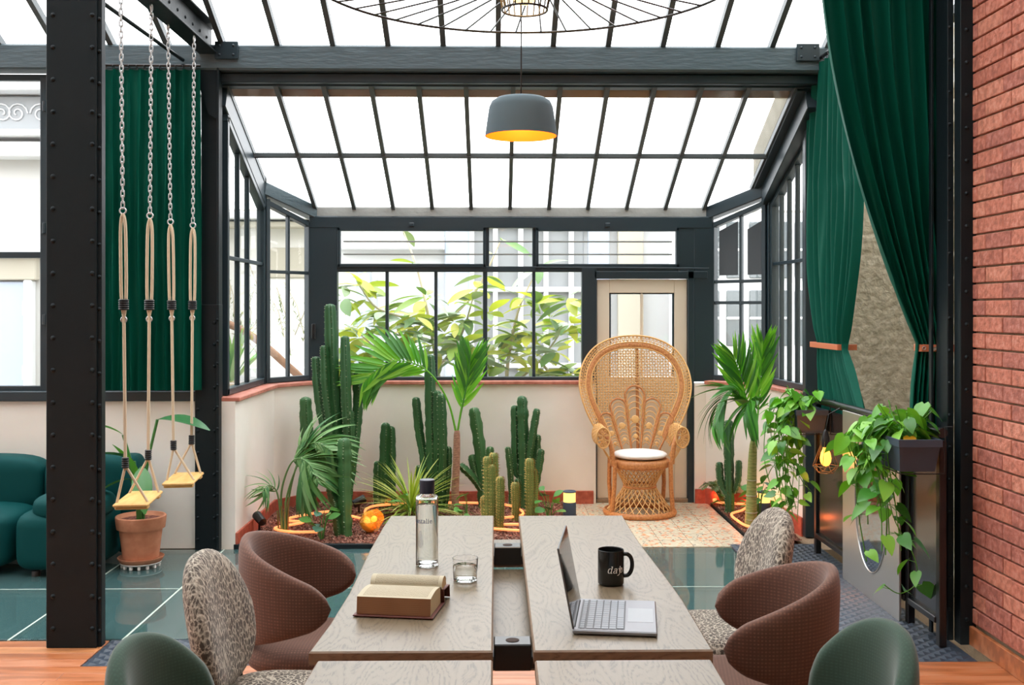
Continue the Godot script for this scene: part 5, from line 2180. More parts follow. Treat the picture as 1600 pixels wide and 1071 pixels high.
func cactus(label: String, d: float, stems: Array, m: Material, spine: Material, ribs: int, depth: float, hairy: bool, group := "") -> void:
	var base: Vector2 = stems[0][0][0]
	var t := thing("column_cactus", label, "cactus", V(base.x, 0.02, d), 0.0, group)
	var sp := MB.new()
	var k := 0
	for s in stems:
		var ctrl := []
		var zoff := (float((k * 37) % 7) / 6.0 - 0.5) * 0.16
		if k == 0:
			zoff = 0.0
		var cnt: int = s[0].size()
		for i in cnt:
			var p: Vector2 = s[0][i]
			var yy := p.y
			if i == 0 and p.y < 0.13:
				yy = -0.01
			ctrl.append(Vector3(p.x - base.x, yy - 0.02, zoff * minf(1.0, float(i) / maxf(cnt - 1, 1) * 1.5)))
		var r := stem_mesh(ctrl, s[1] * 0.86, ribs, depth)
		obj("stem", r[0], m, t)
		for q in r[1]:
			var n := 3 if hairy else 1
			for e in n:
				var dir: Vector3 = (q[1] + Vector3(rng.randf_range(-1, 1), rng.randf_range(-0.6, 0.9), rng.randf_range(-1, 1)) * 0.55).normalized()
				var a := dir.cross(Vector3.UP).normalized() * (0.0018 if hairy else 0.0062)
				var L := 0.013 if hairy else 0.0075
				sp.ftri(q[0] - a, q[0] + a, q[0] + dir * L)
				sp.ftri(q[0] + a + Vector3(0, 0.003, 0), q[0] - a, q[0] + dir * L)
		k += 1
	stuff(obj("spines", sp, spine, t))

# pinnate frond: arching rachis, leaflets on both sides
func frond(parent: Node3D, ctrl: Array, n: int, len0: float, wid: ArrayMesh, m: Array, from := 0.25, sweep := 0.7, lift := 0.25, vee := 0.5, face := Vector3.UP) -> void:
	var f := Node3D.new()
	f.name = "frond"
	parent.add_child(f, true)
	var path := smooth_path(ctrl, 10)
	var cnt := path.size()
	var rad := []
	for i in cnt:
		rad.append(lerpf(0.009, 0.002, float(i) / (cnt - 1)))
	var b := MB.new()
	b.tube(path, rad, 5)
	obj("rachis", b, m[0], f)
	for i in n:
		var t := lerpf(from, 1.0, float(i) / (n - 1))
		var fi := t * (cnt - 1)
		var k := mini(int(fi), cnt - 2)
		var p := path[k].lerp(path[k + 1], fi - k)
		var tg := (path[mini(k + 1, cnt - 1)] - path[k]).normalized()
		var side := tg.cross(face)
		if side.length() < 0.1:
			side = Vector3.RIGHT
		side = side.normalized()
		var up := side.cross(tg).normalized()
		var L := len0 * (0.45 + 0.55 * sin(PI * clampf((t - from) / (1.0 - from) * 0.85 + 0.12, 0, 1))) * rng.randf_range(0.88, 1.1)
		for s in [-1.0, 1.0]:
			var dir: Vector3 = (side * s * vee + tg * sweep * (0.6 + 0.8 * t) + up * lift).normalized()
			dir = (dir + Vector3(rng.randf_range(-1, 1), rng.randf_range(-1, 1), rng.randf_range(-1, 1)) * 0.07).normalized()
			var bs := aim(dir, up, s * 0.25).scaled_local(Vector3(L, L, L))
			put("leaflet", wid, m[rng.randi() % m.size()], f, Transform3D(bs, p))

func soil_bed(called: String, label: String, x0: float, x1: float, d0: float, d1: float, n: int) -> void:
	var t := thing(called, label, "soil", V((x0 + x1) / 2, 0, (d0 + d1) / 2))
	var nz := fnl(FastNoiseLite.TYPE_SIMPLEX_SMOOTH, 2.0, 3, 4)
	var hgt := func(x: float, z: float) -> float: return 0.016 + 0.014 * nz.get_noise_2d(x * 2.0, z * 2.0)
	var w := x1 - x0
	var l := d1 - d0
	var b := MB.new()
	b.grid(40, 30, func(u: float, v: float) -> Vector3:
		var x := (u - 0.5) * w
		var z := (0.5 - v) * l
		return Vector3(x, hgt.call(x, z), z))
	b.box(Vector3(0, -0.04, 0), Vector3(w, 0.06, l))
	obj("bed", b, M.soil, t)
	var c := MB.new()
	for f in [[Vector3(0.9, -0.3, 0.2), Vector3(-0.6, -0.3, 0.8), Vector3(0.1, 0.7, 0.0)], [Vector3(-0.6, -0.3, 0.8), Vector3(-0.5, -0.3, -0.8), Vector3(0.1, 0.7, 0.0)], [Vector3(-0.5, -0.3, -0.8), Vector3(0.9, -0.3, 0.2), Vector3(0.1, 0.7, 0.0)], [Vector3(0.9, -0.3, 0.2), Vector3(-0.5, -0.3, -0.8), Vector3(-0.6, -0.3, 0.8)]]:
		c.ftri(f[0], f[1], f[2])
	var mm := MultiMesh.new()
	mm.transform_format = MultiMesh.TRANSFORM_3D
	mm.use_colors = true
	mm.mesh = c.mesh()
	mm.instance_count = n
	var cols := [Color(0.20, 0.09, 0.06), Color(0.30, 0.15, 0.10), Color(0.12, 0.055, 0.04), Color(0.38, 0.21, 0.15), Color(0.25, 0.11, 0.075)]
	for i in n:
		var x := rng.randf_range(-0.49, 0.49) * w
		var z := rng.randf_range(-0.49, 0.49) * l
		var s := rng.randf_range(0.006, 0.016)
		var bs := Basis.from_euler(Vector3(rng.randf() * TAU, rng.randf() * TAU, rng.randf() * TAU)).scaled(Vector3(s, s, s))
		mm.set_instance_transform(i, Transform3D(bs, Vector3(x, hgt.call(x, z) + s * 0.3, z)))
		mm.set_instance_color(i, cols[rng.randi() % 5])
	var mi := MultiMeshInstance3D.new()
	mi.multimesh = mm
	mi.material_override = M.chip
	mi.name = "chips"
	mi.set_meta("kind", "stuff")
	t.add_child(mi)
	t.set_meta("kind", "stuff")

func planting() -> void:
	soil_bed("planter_soil", "red-brown gravelly soil filling the planter under the back window", -1.69, 0.61, 6.95, 8.48, 9000)
	soil_bed("corner_soil", "red-brown gravelly soil in the small planter at the right corner", 1.73, 2.06, 7.04, 8.40, 1500)
	var kb := struct("planter_kerb")
	var b := MB.new()
	b.cbox(V(-0.55, 0.005, 6.94), Vector3(2.32, 0.05, 0.03), 0.003)
	obj("edging", b, M.steel, kb)
	b = MB.new()
	b.cbox(V(1.726, 0.004, 7.72), Vector3(0.012, 0.03, 1.4), 0.002)
	obj("edging", b, M.steel, kb)
	var eup := green_mat(c8(44, 92, 50), 0.15, 0.5)
	var eup2 := green_mat(c8(58, 104, 56), 0.15, 0.5)
	var gold := green_mat(c8(112, 128, 62), 0.15, 0.6)
	var sp1 := mat(c8(170, 178, 138), 0.8)
	var sp2 := mat(c8(196, 166, 92), 0.8)
	var data := {
		"big": [7.90, [[[Vector2(-1.141, 0.094), Vector2(-1.175, 0.534), Vector2(-1.213, 1.011), Vector2(-1.234, 1.575)], 0.048], [[Vector2(-1.156, 0.104), Vector2(-1.237, 0.534), Vector2(-1.308, 0.820), Vector2(-1.344, 1.188)], 0.038], [[Vector2(-1.146, 0.104), Vector2(-1.213, 0.629), Vector2(-1.256, 0.964), Vector2(-1.270, 1.274)], 0.038], [[Vector2(-1.137, 0.104), Vector2(-1.094, 0.533), Vector2(-1.103, 0.916), Vector2(-1.113, 1.345)], 0.038], [[Vector2(-1.132, 0.104), Vector2(-1.060, 0.533), Vector2(-1.037, 0.820), Vector2(-1.037, 1.078)], 0.038], [[Vector2(-1.146, 0.104), Vector2(-1.184, 0.438), Vector2(-1.194, 0.796)], 0.038], [[Vector2(-1.127, 0.104), Vector2(-1.084, 0.438), Vector2(-1.084, 0.796)], 0.038], [[Vector2(-1.151, 0.104), Vector2(-1.246, 0.390), Vector2(-1.261, 0.634)], 0.034], [[Vector2(-1.137, 0.104), Vector2(-1.137, 0.629), Vector2(-1.132, 1.188)], 0.038]]],
		"front": [7.24, [[[Vector2(-1.024, 0.016), Vector2(-1.033, 0.357), Vector2(-1.033, 0.655)], 0.048], [[Vector2(-1.059, 0.117), Vector2(-1.094, 0.226), Vector2(-1.125, 0.336)], 0.039]]],
		"left": [8.20, [[[Vector2(-1.427, 0.049), Vector2(-1.457, 0.495), Vector2(-1.471, 0.856)], 0.050]]],
		"small": [8.25, [[[Vector2(-0.868, 0.038), Vector2(-0.868, 0.387), Vector2(-0.858, 0.657)], 0.040], [[Vector2(-0.814, 0.038), Vector2(-0.819, 0.337), Vector2(-0.823, 0.627)], 0.040], [[Vector2(-0.918, 0.038), Vector2(-0.923, 0.188), Vector2(-0.918, 0.367)], 0.030]]],
		"mid": [8.20, [[[Vector2(-0.491, 0.036), Vector2(-0.501, 0.493), Vector2(-0.506, 0.791), Vector2(-0.511, 1.188)], 0.045], [[Vector2(-0.526, 0.046), Vector2(-0.556, 0.394), Vector2(-0.591, 0.592), Vector2(-0.620, 0.860)], 0.035], [[Vector2(-0.467, 0.046), Vector2(-0.452, 0.493), Vector2(-0.452, 0.915)], 0.035], [[Vector2(-0.427, 0.046), Vector2(-0.407, 0.493), Vector2(-0.417, 0.895)], 0.035], [[Vector2(-0.506, 0.046), Vector2(-0.511, 0.393), Vector2(-0.509, 0.671)], 0.030], [[Vector2(-0.402, 0.046), Vector2(-0.372, 0.294), Vector2(-0.367, 0.483)], 0.030], [[Vector2(-0.566, 0.046), Vector2(-0.586, 0.245), Vector2(-0.591, 0.344)], 0.030]]],
		"arm": [8.20, [[[Vector2(-0.089, 0.045), Vector2(-0.109, 0.393), Vector2(-0.164, 0.775)], 0.045], [[Vector2(-0.099, 0.194), Vector2(-0.144, 0.268), Vector2(-0.179, 0.413)], 0.035], [[Vector2(-0.109, 0.169), Vector2(-0.179, 0.269), Vector2(-0.263, 0.353)], 0.030], [[Vector2(-0.084, 0.194), Vector2(-0.055, 0.293), Vector2(-0.040, 0.492)], 0.030]]],
		"cand": [8.20, [[[Vector2(0.214, 0.054), Vector2(0.214, 0.491), Vector2(0.204, 0.864)], 0.045], [[Vector2(0.204, 0.268), Vector2(0.159, 0.342), Vector2(0.149, 0.795)], 0.035], [[Vector2(0.239, 0.292), Vector2(0.273, 0.516), Vector2(0.318, 0.779)], 0.030], [[Vector2(0.129, 0.054), Vector2(0.114, 0.293), Vector2(0.094, 0.492)], 0.025], [[Vector2(0.249, 0.143), Vector2(0.298, 0.292), Vector2(0.323, 0.566)], 0.035], [[Vector2(0.258, 0.103), Vector2(0.318, 0.242), Vector2(0.353, 0.461)], 0.030], [[Vector2(0.169, 0.094), Vector2(0.169, 0.193), Vector2(0.169, 0.243)], 0.025]]],
		"gold": [7.35, [[[Vector2(-0.045, 0.034), Vector2(-0.049, 0.247), Vector2(-0.053, 0.519)], 0.036], [[Vector2(-0.009, 0.033), Vector2(-0.009, 0.292), Vector2(-0.009, 0.541)], 0.036], [[Vector2(-0.018, 0.025), Vector2(-0.018, 0.203), Vector2(-0.022, 0.470)], 0.031], [[Vector2(0.031, 0.042), Vector2(0.036, 0.203), Vector2(0.036, 0.394)], 0.031], [[Vector2(-0.076, 0.092), Vector2(-0.076, 0.158), Vector2(-0.076, 0.238)], 0.027]]],
		"gold2": [7.75, [[[Vector2(0.254, 0.052), Vector2(0.254, 0.268), Vector2(0.254, 0.447)], 0.038], [[Vector2(0.287, 0.052), Vector2(0.291, 0.221), Vector2(0.282, 0.372)], 0.028], [[Vector2(0.146, 0.010), Vector2(0.150, 0.128), Vector2(0.146, 0.278)], 0.033]]],
		"right": [8.00, [[[Vector2(1.780, 0.013), Vector2(1.775, 0.368), Vector2(1.771, 0.699)], 0.039], [[Vector2(1.766, 0.149), Vector2(1.717, 0.247), Vector2(1.707, 0.383)], 0.029], [[Vector2(1.810, 0.174), Vector2(1.839, 0.271), Vector2(1.844, 0.407)], 0.024], [[Vector2(2.054, 0.222), Vector2(2.054, 0.416)], 0.024]]],
	}
	cactus("tallest branching column cactus at the left of the back wall", data.big[0], data.big[1], eup, sp1, 5, 0.34, false)
	cactus("single thick green cactus standing at the front of the planter beside the amber lamp", data.front[0], data.front[1], eup2, sp1, 4, 0.32, false)
	cactus("lone cactus column rising behind the drooping palm", data.left[0], data.left[1], eup2, sp1, 5, 0.34, false)
	cactus("short pair of cactus columns behind the spiky grass plant", data.small[0], data.small[1], eup, sp1, 5, 0.34, false)
	cactus("cactus cluster left of the thin palm trunk", data.mid[0], data.mid[1], eup, sp1, 5, 0.34, false)
	cactus("leaning cactus with side arms right of the palm trunk", data.arm[0], data.arm[1], eup2, sp1, 4, 0.32, false)
	cactus("candelabra cactus nearest the wicker chair", data.cand[0], data.cand[1], eup, sp1, 5, 0.34, false)
	cactus("golden-spined ribbed cacti standing behind the slot between the tabletops", data.gold[0], data.gold[1], gold, sp2, 10, 0.10, true, "golden-spined cacti")
	cactus("golden-spined ribbed cacti in front of the candelabra cactus", data.gold2[0], data.gold2[1], gold, sp2, 10, 0.10, true, "golden-spined cacti")
	cactus("dark cactus behind the palm in the right corner planter", data.right[0], data.right[1].slice(0, 3), eup, sp1, 5, 0.34, false)
	palms()
	small_plants()
	pothos()
	bird_of_paradise()

func palms() -> void:
	var bright := [green_mat(c8(96, 168, 40), 0.8), green_mat(c8(70, 144, 40), 0.8), green_mat(c8(128, 186, 66), 0.8), green_mat(c8(52, 116, 40), 0.6)]
	var soft := [green_mat(c8(96, 140, 80), 0.5), green_mat(c8(120, 160, 102), 0.5), green_mat(c8(70, 118, 56), 0.5), green_mat(c8(58, 112, 60), 0.5)]
	var lf := leaf_mesh(0.062, 0.14, 0.25, 0, 6)
	var lw := leaf_mesh(0.066, 0.55, 0.2, 0, 8)
	# thin-trunked palm in the middle
	var t := thing("palm", "palm with a thin bare trunk and bright feathery fronds in the planter", "palm", V(-0.30, 0.02, 8.0))
	var b := MB.new()
	var bark := tri_mat(mat(Color.WHITE, 0.85), noise_tex(fnl(FastNoiseLite.TYPE_SIMPLEX_SMOOTH, 0.03, 3, 15), [0.2, 0.8], [c8(122, 88, 70), c8(172, 134, 110)], 256), Vector3(4, 14, 4))
	b.tube(smooth_path([Vector3(0, -0.02, 0), Vector3(-0.004, 0.15, 0), Vector3(0.004, 0.35, 0), Vector3(0.008, 0.52, 0), Vector3(0.009, 0.63, 0)], 5), [0.034, 0.032, 0.031, 0.03, 0.03, 0.031, 0.03, 0.03, 0.029, 0.029, 0.029, 0.028, 0.028, 0.028, 0.028, 0.027, 0.027, 0.026, 0.025, 0.022, 0.018], 10)
	obj("trunk", b, bark, t)
	frond(t, [Vector3(0.005, 0.60, 0), Vector3(-0.05, 0.83, 0.03), Vector3(-0.15, 1.02, 0.06), Vector3(-0.28, 1.13, 0.09), Vector3(-0.45, 1.16, 0.12), Vector3(-0.60, 1.08, 0.14), Vector3(-0.68, 1.00, 0.15)], 24, 0.34, lf, bright, 0.42, 0.75, 0.1, 0.85, Vector3(0.1, 0.25, 1.0))
	frond(t, [Vector3(0.012, 0.60, 0), Vector3(0.04, 0.78, 0.0), Vector3(0.075, 0.95, -0.02), Vector3(0.10, 1.08, -0.03), Vector3(0.115, 1.17, -0.04)], 18, 0.30, lf, bright, 0.28, 1.0, 0.1, 0.55, Vector3(0.2, 0.1, 1.0))
	var spear := MB.new()
	spear.tube(pts([Vector3(0.012, 0.62, 0), Vector3(0.10, 1.05, 0), Vector3(0.115, 1.28, 0)]), [0.006, 0.005, 0.001], 5)
	obj("spear", spear, bright[3], t)
	# drooping palm at the left
	t = thing("palm", "drooping parlour palm with grey-green leaves at the left of the planter", "palm", V(-1.46, 0.02, 7.32))
	for s in [[Vector3(0, 0, 0), Vector3(-0.02, 0.26, 0.0), Vector3(0.04, 0.46, 0.04), Vector3(0.12, 0.53, 0.10), Vector3(0.21, 0.49, 0.16), Vector3(0.27, 0.38, 0.2)], [Vector3(0.01, 0, 0.02), Vector3(0.02, 0.24, 0.02), Vector3(0.10, 0.47, 0.05), Vector3(0.17, 0.52, 0.12), Vector3(0.23, 0.44, 0.19)], [Vector3(-0.01, 0, 0.02), Vector3(-0.02, 0.15, 0.03), Vector3(-0.04, 0.30, 0.06), Vector3(-0.08, 0.35, 0.12), Vector3(-0.11, 0.32, 0.18)], [Vector3(0.01, 0, -0.01), Vector3(0.04, 0.30, -0.02), Vector3(0.12, 0.55, 0.0), Vector3(0.22, 0.63, 0.04), Vector3(0.34, 0.58, 0.08)]]:
		var big: bool = s[2].x > 0
		frond(t, s, 17 if big else 9, 0.34 if big else 0.18, lw, soft, 0.5, 0.5, -0.25, 0.85, Vector3(0.1, 0.55, 0.85))
	for k in 4:
		var cs := MB.new()
		cs.tube(pts([Vector3(-0.03 + k * 0.02, -0.02, 0.02), Vector3(-0.04 + k * 0.025, 0.16 + 0.03 * k, 0.02)]), 0.006, 6)
		obj("cane", cs, mat(c8(120, 112, 60), 0.6), t)
	# right corner palm
	t = thing("palm", "palm with a ringed trunk and upright fronds in the right corner planter", "palm", V(1.82, 0.02, 7.5))
	b = MB.new()
	b.tube(smooth_path([Vector3(0, -0.02, 0), Vector3(0.005, 0.2, 0), Vector3(0.01, 0.4, 0), Vector3(0.02, 0.62, 0)], 8), [0.055, 0.05, 0.048, 0.044, 0.043, 0.041, 0.04, 0.039, 0.037, 0.037, 0.036, 0.036, 0.035, 0.034, 0.034, 0.033, 0.033, 0.032, 0.032, 0.031, 0.03, 0.028, 0.026, 0.022, 0.018], 12)
	obj("trunk", b, tri_mat(mat(Color.WHITE, 0.7), noise_tex(fnl(FastNoiseLite.TYPE_SIMPLEX_SMOOTH, 0.02, 2, 16), [0.3, 0.7], [c8(120, 134, 66), c8(158, 160, 96)], 256), Vector3(2, 12, 2)), t)
	for s in [[0.10, 0.30], [0.22, 0.32], [0.33, 0.33], [0.05, 0.22]]:
		var rg := MB.new()
		rg.ring(Vector3(0.005, s[0], 0), Vector3.UP, 0.045 - s[0] * 0.03, 0.004, 20, 5)
		obj("trunk_ring", rg, mat(c8(170, 168, 140), 0.8), t)
	frond(t, [Vector3(0.02, 0.55, 0), Vector3(-0.005, 0.75, 0.01), Vector3(-0.05, 0.96, 0.03), Vector3(-0.10, 1.12, 0.05), Vector3(-0.14, 1.22, 0.07)], 18, 0.30, lf, bright, 0.3, 0.9, 0.1, 0.6, Vector3(0.2, 0.1, 1.0))
	frond(t, [Vector3(0.02, 0.55, 0), Vector3(0.05, 0.78, 0.0), Vector3(0.07, 1.0, -0.02), Vector3(0.085, 1.18, -0.02), Vector3(0.09, 1.30, 0.0)], 18, 0.26, lf, bright, 0.3, 1.0, 0.1, 0.5, Vector3(-0.2, 0.1, 1.0))
	frond(t, [Vector3(0.02, 0.55, 0), Vector3(-0.03, 0.80, 0.04), Vector3(-0.13, 0.97, 0.08), Vector3(-0.24, 0.90, 0.12), Vector3(-0.30, 0.74, 0.14)], 17, 0.32, lw, [bright[3], soft[2], bright[1]], 0.4, 0.8, 0.1, 0.6)
	frond(t, [Vector3(0.02, 0.55, 0), Vector3(0.0, 0.78, 0.06), Vector3(-0.04, 0.90, 0.14), Vector3(-0.10, 0.82, 0.22)], 12, 0.30, lw, [bright[3], bright[1]], 0.45, 0.8, 0.0, 0.6)

func small_plants() -> void:
	# spiky grass-like plant
	var yel := [green_mat(c8(158, 176, 74), 0.7), green_mat(c8(186, 196, 106), 0.7), green_mat(c8(112, 148, 58), 0.7)]
	var lf := leaf_mesh(0.017, 0.38, 0.2, 0, 7)
	var t := thing("spiky_grass", "yellow-green spiky tuft of narrow leaves behind the water bottle", "plant", V(-0.63, 0.02, 7.9))
	for k in 150:
		var a := rng.randf() * TAU
		var el := rng.randf_range(0.05, 1.35)
		var dir := Vector3(cos(a) * cos(el), sin(el), sin(a) * cos(el))
		var L := rng.randf_range(0.34, 0.50)
		put("blade", lf, yel[rng.randi() % 3], t, Transform3D(aim(dir).scaled_local(Vector3(L, L, L)), Vector3(0, 0.03, 0) + dir * 0.02))
	# small round-leaved plants
	var gr := [green_mat(c8(70, 130, 52), 0.5), green_mat(c8(92, 150, 66), 0.5), green_mat(c8(66, 108, 86), 0.4)]
	var rl := leaf_mesh(0.42, 0.18, 0.12, 1, 6)
	var spots := [
		["small blue-green round-leaved plant in front of the single cactus", V(-1.17, 0.02, 7.12), 0.20, 12], ["small round-leaved plant below the bottle", V(-0.60, 0.02, 7.55), 0.20, 10],
		["round-leaved seedling beside the palm trunk", V(-0.20, 0.02, 7.70), 0.20, 8], ["leafy seedling beside the left bollard lamp", V(0.40, 0.02, 7.75), 0.22, 11],
		["round-leaved plant climbing beside the right-hand cactus", V(1.94, 0.02, 7.75), 0.30, 14], ["tiny seedling at the edge of the patterned tiles", V(1.80, 0.02, 8.1), 0.10, 5]]
	for s in spots:
		t = thing("round_leaf_plant", s[0], "plant", s[1], rng.randf() * TAU, "small round-leaved plants")
		for k in s[3]:
			var a := rng.randf() * TAU
			var h: float = s[2] * rng.randf_range(0.3, 1.0)
			var o := Vector3(cos(a), 0, sin(a)) * rng.randf_range(0.02, 0.10)
			var tip := Vector3(o.x, h, o.z)
			var st := MB.new()
			st.tube(pts([Vector3(o.x * 0.1, -0.02, o.z * 0.1), Vector3(o.x * 0.5, h * 0.7, o.z * 0.5), tip]), 0.0025, 4)
			obj("stalk", st, gr[0], t)
			var L := rng.randf_range(0.06, 0.10)
			put("leaf", rl, gr[rng.randi() % 3], t, Transform3D(aim(Vector3(o.x, rng.randf_range(-0.3, 0.5) * 0.06, o.z), Vector3.UP, rng.randf_range(-0.7, 0.7)).scaled_local(Vector3(L, L, L)), tip))
	# fern in the right corner
	t = thing("fern", "small dull green fern against the skirting in the right corner", "fern", V(1.80, 0.02, 8.3))
	var fl := leaf_mesh(0.16, 0.2, 0.1, 0, 4)
	var fm := [green_mat(c8(96, 112, 60), 0.5), green_mat(c8(78, 104, 58), 0.5)]
	for k in 9:
		var a := k * TAU / 9.0
		var d := Vector3(cos(a), 0, sin(a) * 0.6) * 0.14
		frond(t, [Vector3(0, 0, 0), d * 0.5 + Vector3(0, 0.12, 0), d * 0.95 + Vector3(0, 0.17, 0), d * 1.35 + Vector3(0, 0.14, 0)], 12, 0.06, fl, fm, 0.2, 0.4, 0.1, 0.9)

func planter_pot(label: String, at: Vector3, w: float, l: float, h: float, group: String) -> void:
	var t := thing("planter_pot", label, "pot", at, 0.0, group)
	var b := MB.new()
	var ring := func(sx: float, sz: float, y: float) -> Array: return [Vector3(-sx, y, sz), Vector3(sx, y, sz), Vector3(sx, y, -sz), Vector3(-sx, y, -sz)]
	var lv := [ring.call(w * 0.40, l * 0.40, 0.0), ring.call(w * 0.47, l * 0.47, h * 0.78), ring.call(w * 0.5, l * 0.5, h * 0.78), ring.call(w * 0.5, l * 0.5, h), ring.call(w * 0.46, l * 0.46, h), ring.call(w * 0.44, l * 0.44, h * 0.6)]
	for j in lv.size() - 1:
		for k in 4:
			b.quad(lv[j][k], lv[j][(k + 1) % 4], lv[j + 1][(k + 1) % 4], lv[j + 1][k])
	b.quad(lv[0][3], lv[0][2], lv[0][1], lv[0][0])
	obj("body", b, M.potgrey, t)
	b = MB.new()
	b.box(Vector3(0, h * 0.82, 0), Vector3(w * 0.88, 0.02, l * 0.88))
	obj("soil", b, M.soil, t)
	b = MB.new()
	var wire := func(p: Array) -> void: b.tube(pts(p), 0.003, 5)
	wire.call([Vector3(-w * 0.46, -0.004, l * 0.5), Vector3(w * 0.55, -0.004, l * 0.5)])
	wire.call([Vector3(-w * 0.46, -0.004, -l * 0.5), Vector3(w * 0.55, -0.004, -l * 0.5)])
	wire.call([Vector3(-w * 0.46, -0.004, l * 0.5), Vector3(-w * 0.46, -0.004, -l * 0.5)])
	wire.call([Vector3(w * 0.55, -0.004, l * 0.5), Vector3(w * 0.55, h + 0.06, l * 0.5), Vector3(w * 0.72, h + 0.06, l * 0.5)])
	wire.call([Vector3(w * 0.55, -0.004, -l * 0.5), Vector3(w * 0.55, h + 0.06, -l * 0.5), Vector3(w * 0.72, h + 0.06, -l * 0.5)])
	stuff(obj("wire_hanger", b, M.black, t))

func vine(t: Node3D, ctrl: Array, n: int, size: float, lm: ArrayMesh, mats: Array) -> void:
	var p := smooth_path(ctrl, 8)
	var b := MB.new()
	b.tube(p, 0.0028, 4)
	obj("vine", b, mats[1], t)
	for i in n:
		var f := lerpf(0.08, 1.0, (i + rng.randf() * 0.5) / n) * (p.size() - 1)
		var k := mini(int(f), p.size() - 2)
		var q := p[k].lerp(p[k + 1], f - k)
		var a := rng.randf() * TAU
		var o := Vector3(cos(a), rng.randf_range(-0.1, 0.6), sin(a))
		var L := size * rng.randf_range(0.7, 1.25)
		var tip := q + o.normalized() * L * 0.45
		var st := MB.new()
		st.tube(pts([q, tip]), 0.0016, 3, false, false)
		obj("stalk", st, mats[1], t)
		var dir := Vector3(cos(a) * 0.8, rng.randf_range(-0.9, -0.1), sin(a) * 0.8)
		put("leaf", lm, mats[rng.randi() % mats.size()], t, Transform3D(aim(dir, Vector3.UP, rng.randf_range(-0.8, 0.8)).scaled_local(Vector3(L, L, L)), tip))

func pothos() -> void:
	var heart := leaf_mesh(0.36, 0.22, 0.14, 2, 7)
	var gr := [green_mat(c8(104, 176, 48), 0.7, 0.35), green_mat(c8(82, 150, 42), 0.7, 0.35), green_mat(c8(132, 192, 74), 0.7, 0.35), green_mat(c8(60, 124, 44), 0.6, 0.35)]
	planter_pot("dark grey plastic planter hanging on the far end of the railing", V(1.955, 0.80, 6.66), 0.20, 0.36, 0.145, "planters on the railing")
	var t := thing("pothos", "trailing pothos spilling to the floor from the far planter", "plant", V(1.955, 0.92, 6.66), 0.0, "trailing pothos")
	for k in 17:
		var x := -0.05 - rng.randf() * 0.14
		var z := rng.randf_range(-0.16, 0.12)
		var low := rng.randf_range(-0.75, -0.35)
		vine(t, [Vector3(rng.randf_range(-0.05, 0.05), 0, z), Vector3(x * 0.7, 0.07, z), Vector3(x - 0.03, -0.05, z + 0.02), Vector3(x - 0.02 + rng.randf_range(-0.05, 0.06), low * 0.5, z), Vector3(x + rng.randf_range(-0.02, 0.08), low, z)], 10, 0.085, heart, gr)
	for k in 8:
		var a := rng.randf() * TAU
		vine(t, [Vector3(0, 0, rng.randf_range(-0.12, 0.12)), Vector3(cos(a) * 0.06, 0.08, sin(a) * 0.1), Vector3(cos(a) * 0.11, 0.11 + rng.randf() * 0.05, sin(a) * 0.17)], 4, 0.08, heart, gr)
	planter_pot("grey plastic planter hanging on the near end of the railing", V(1.93, 0.825, 4.96), 0.20, 0.40, 0.15, "planters on the railing")
	t = thing("pothos", "trailing pothos with large bright leaves over the near planter", "plant", V(1.93, 0.95, 4.96), 0.0, "trailing pothos")
	for k in 16:
		var x := -0.06 - rng.randf() * 0.13
		var z := rng.randf_range(-0.18, 0.05)
		var low := rng.randf_range(-0.62, -0.2) if k % 2 else rng.randf_range(-0.35, -0.12)
		vine(t, [Vector3(rng.randf_range(-0.05, 0.05), 0, z), Vector3(x * 0.7, 0.08, z), Vector3(x - 0.03, -0.02, z), Vector3(x + rng.randf_range(-0.03, 0.05), low * 0.55, z), Vector3(x + rng.randf_range(0.0, 0.09), low, z)], 8, 0.095, heart, gr)
	for k in 9:
		var a := rng.randf() * TAU
		vine(t, [Vector3(0, 0, rng.randf_range(-0.12, 0.12)), Vector3(cos(a) * 0.06, 0.08, sin(a) * 0.1), Vector3(cos(a) * 0.12, 0.13 + rng.randf() * 0.05, sin(a) * 0.16)], 4, 0.10, heart, gr)
	vine(t, [Vector3(-0.05, 0.0, 0.0), Vector3(-0.10, -0.1, 0.02), Vector3(-0.06, -0.35, 0.02), Vector3(0.02, -0.50, 0.02), Vector3(0.055, -0.60, 0.02), Vector3(0.045, -0.68, 0.02), Vector3(-0.03, -0.72, 0.02), Vector3(-0.10, -0.68, 0.02)], 9, 0.10, heart, gr)
	var yl := put("yellow_leaf", heart, green_mat(c8(226, 170, 40), 0.5), t, Transform3D(aim(Vector3(-0.3, -0.5, 0.8)).scaled_local(Vector3(0.08, 0.08, 0.08)), Vector3(-0.02, 0.03, 0.12)))
	yl.set_meta("label", "single yellowed leaf")

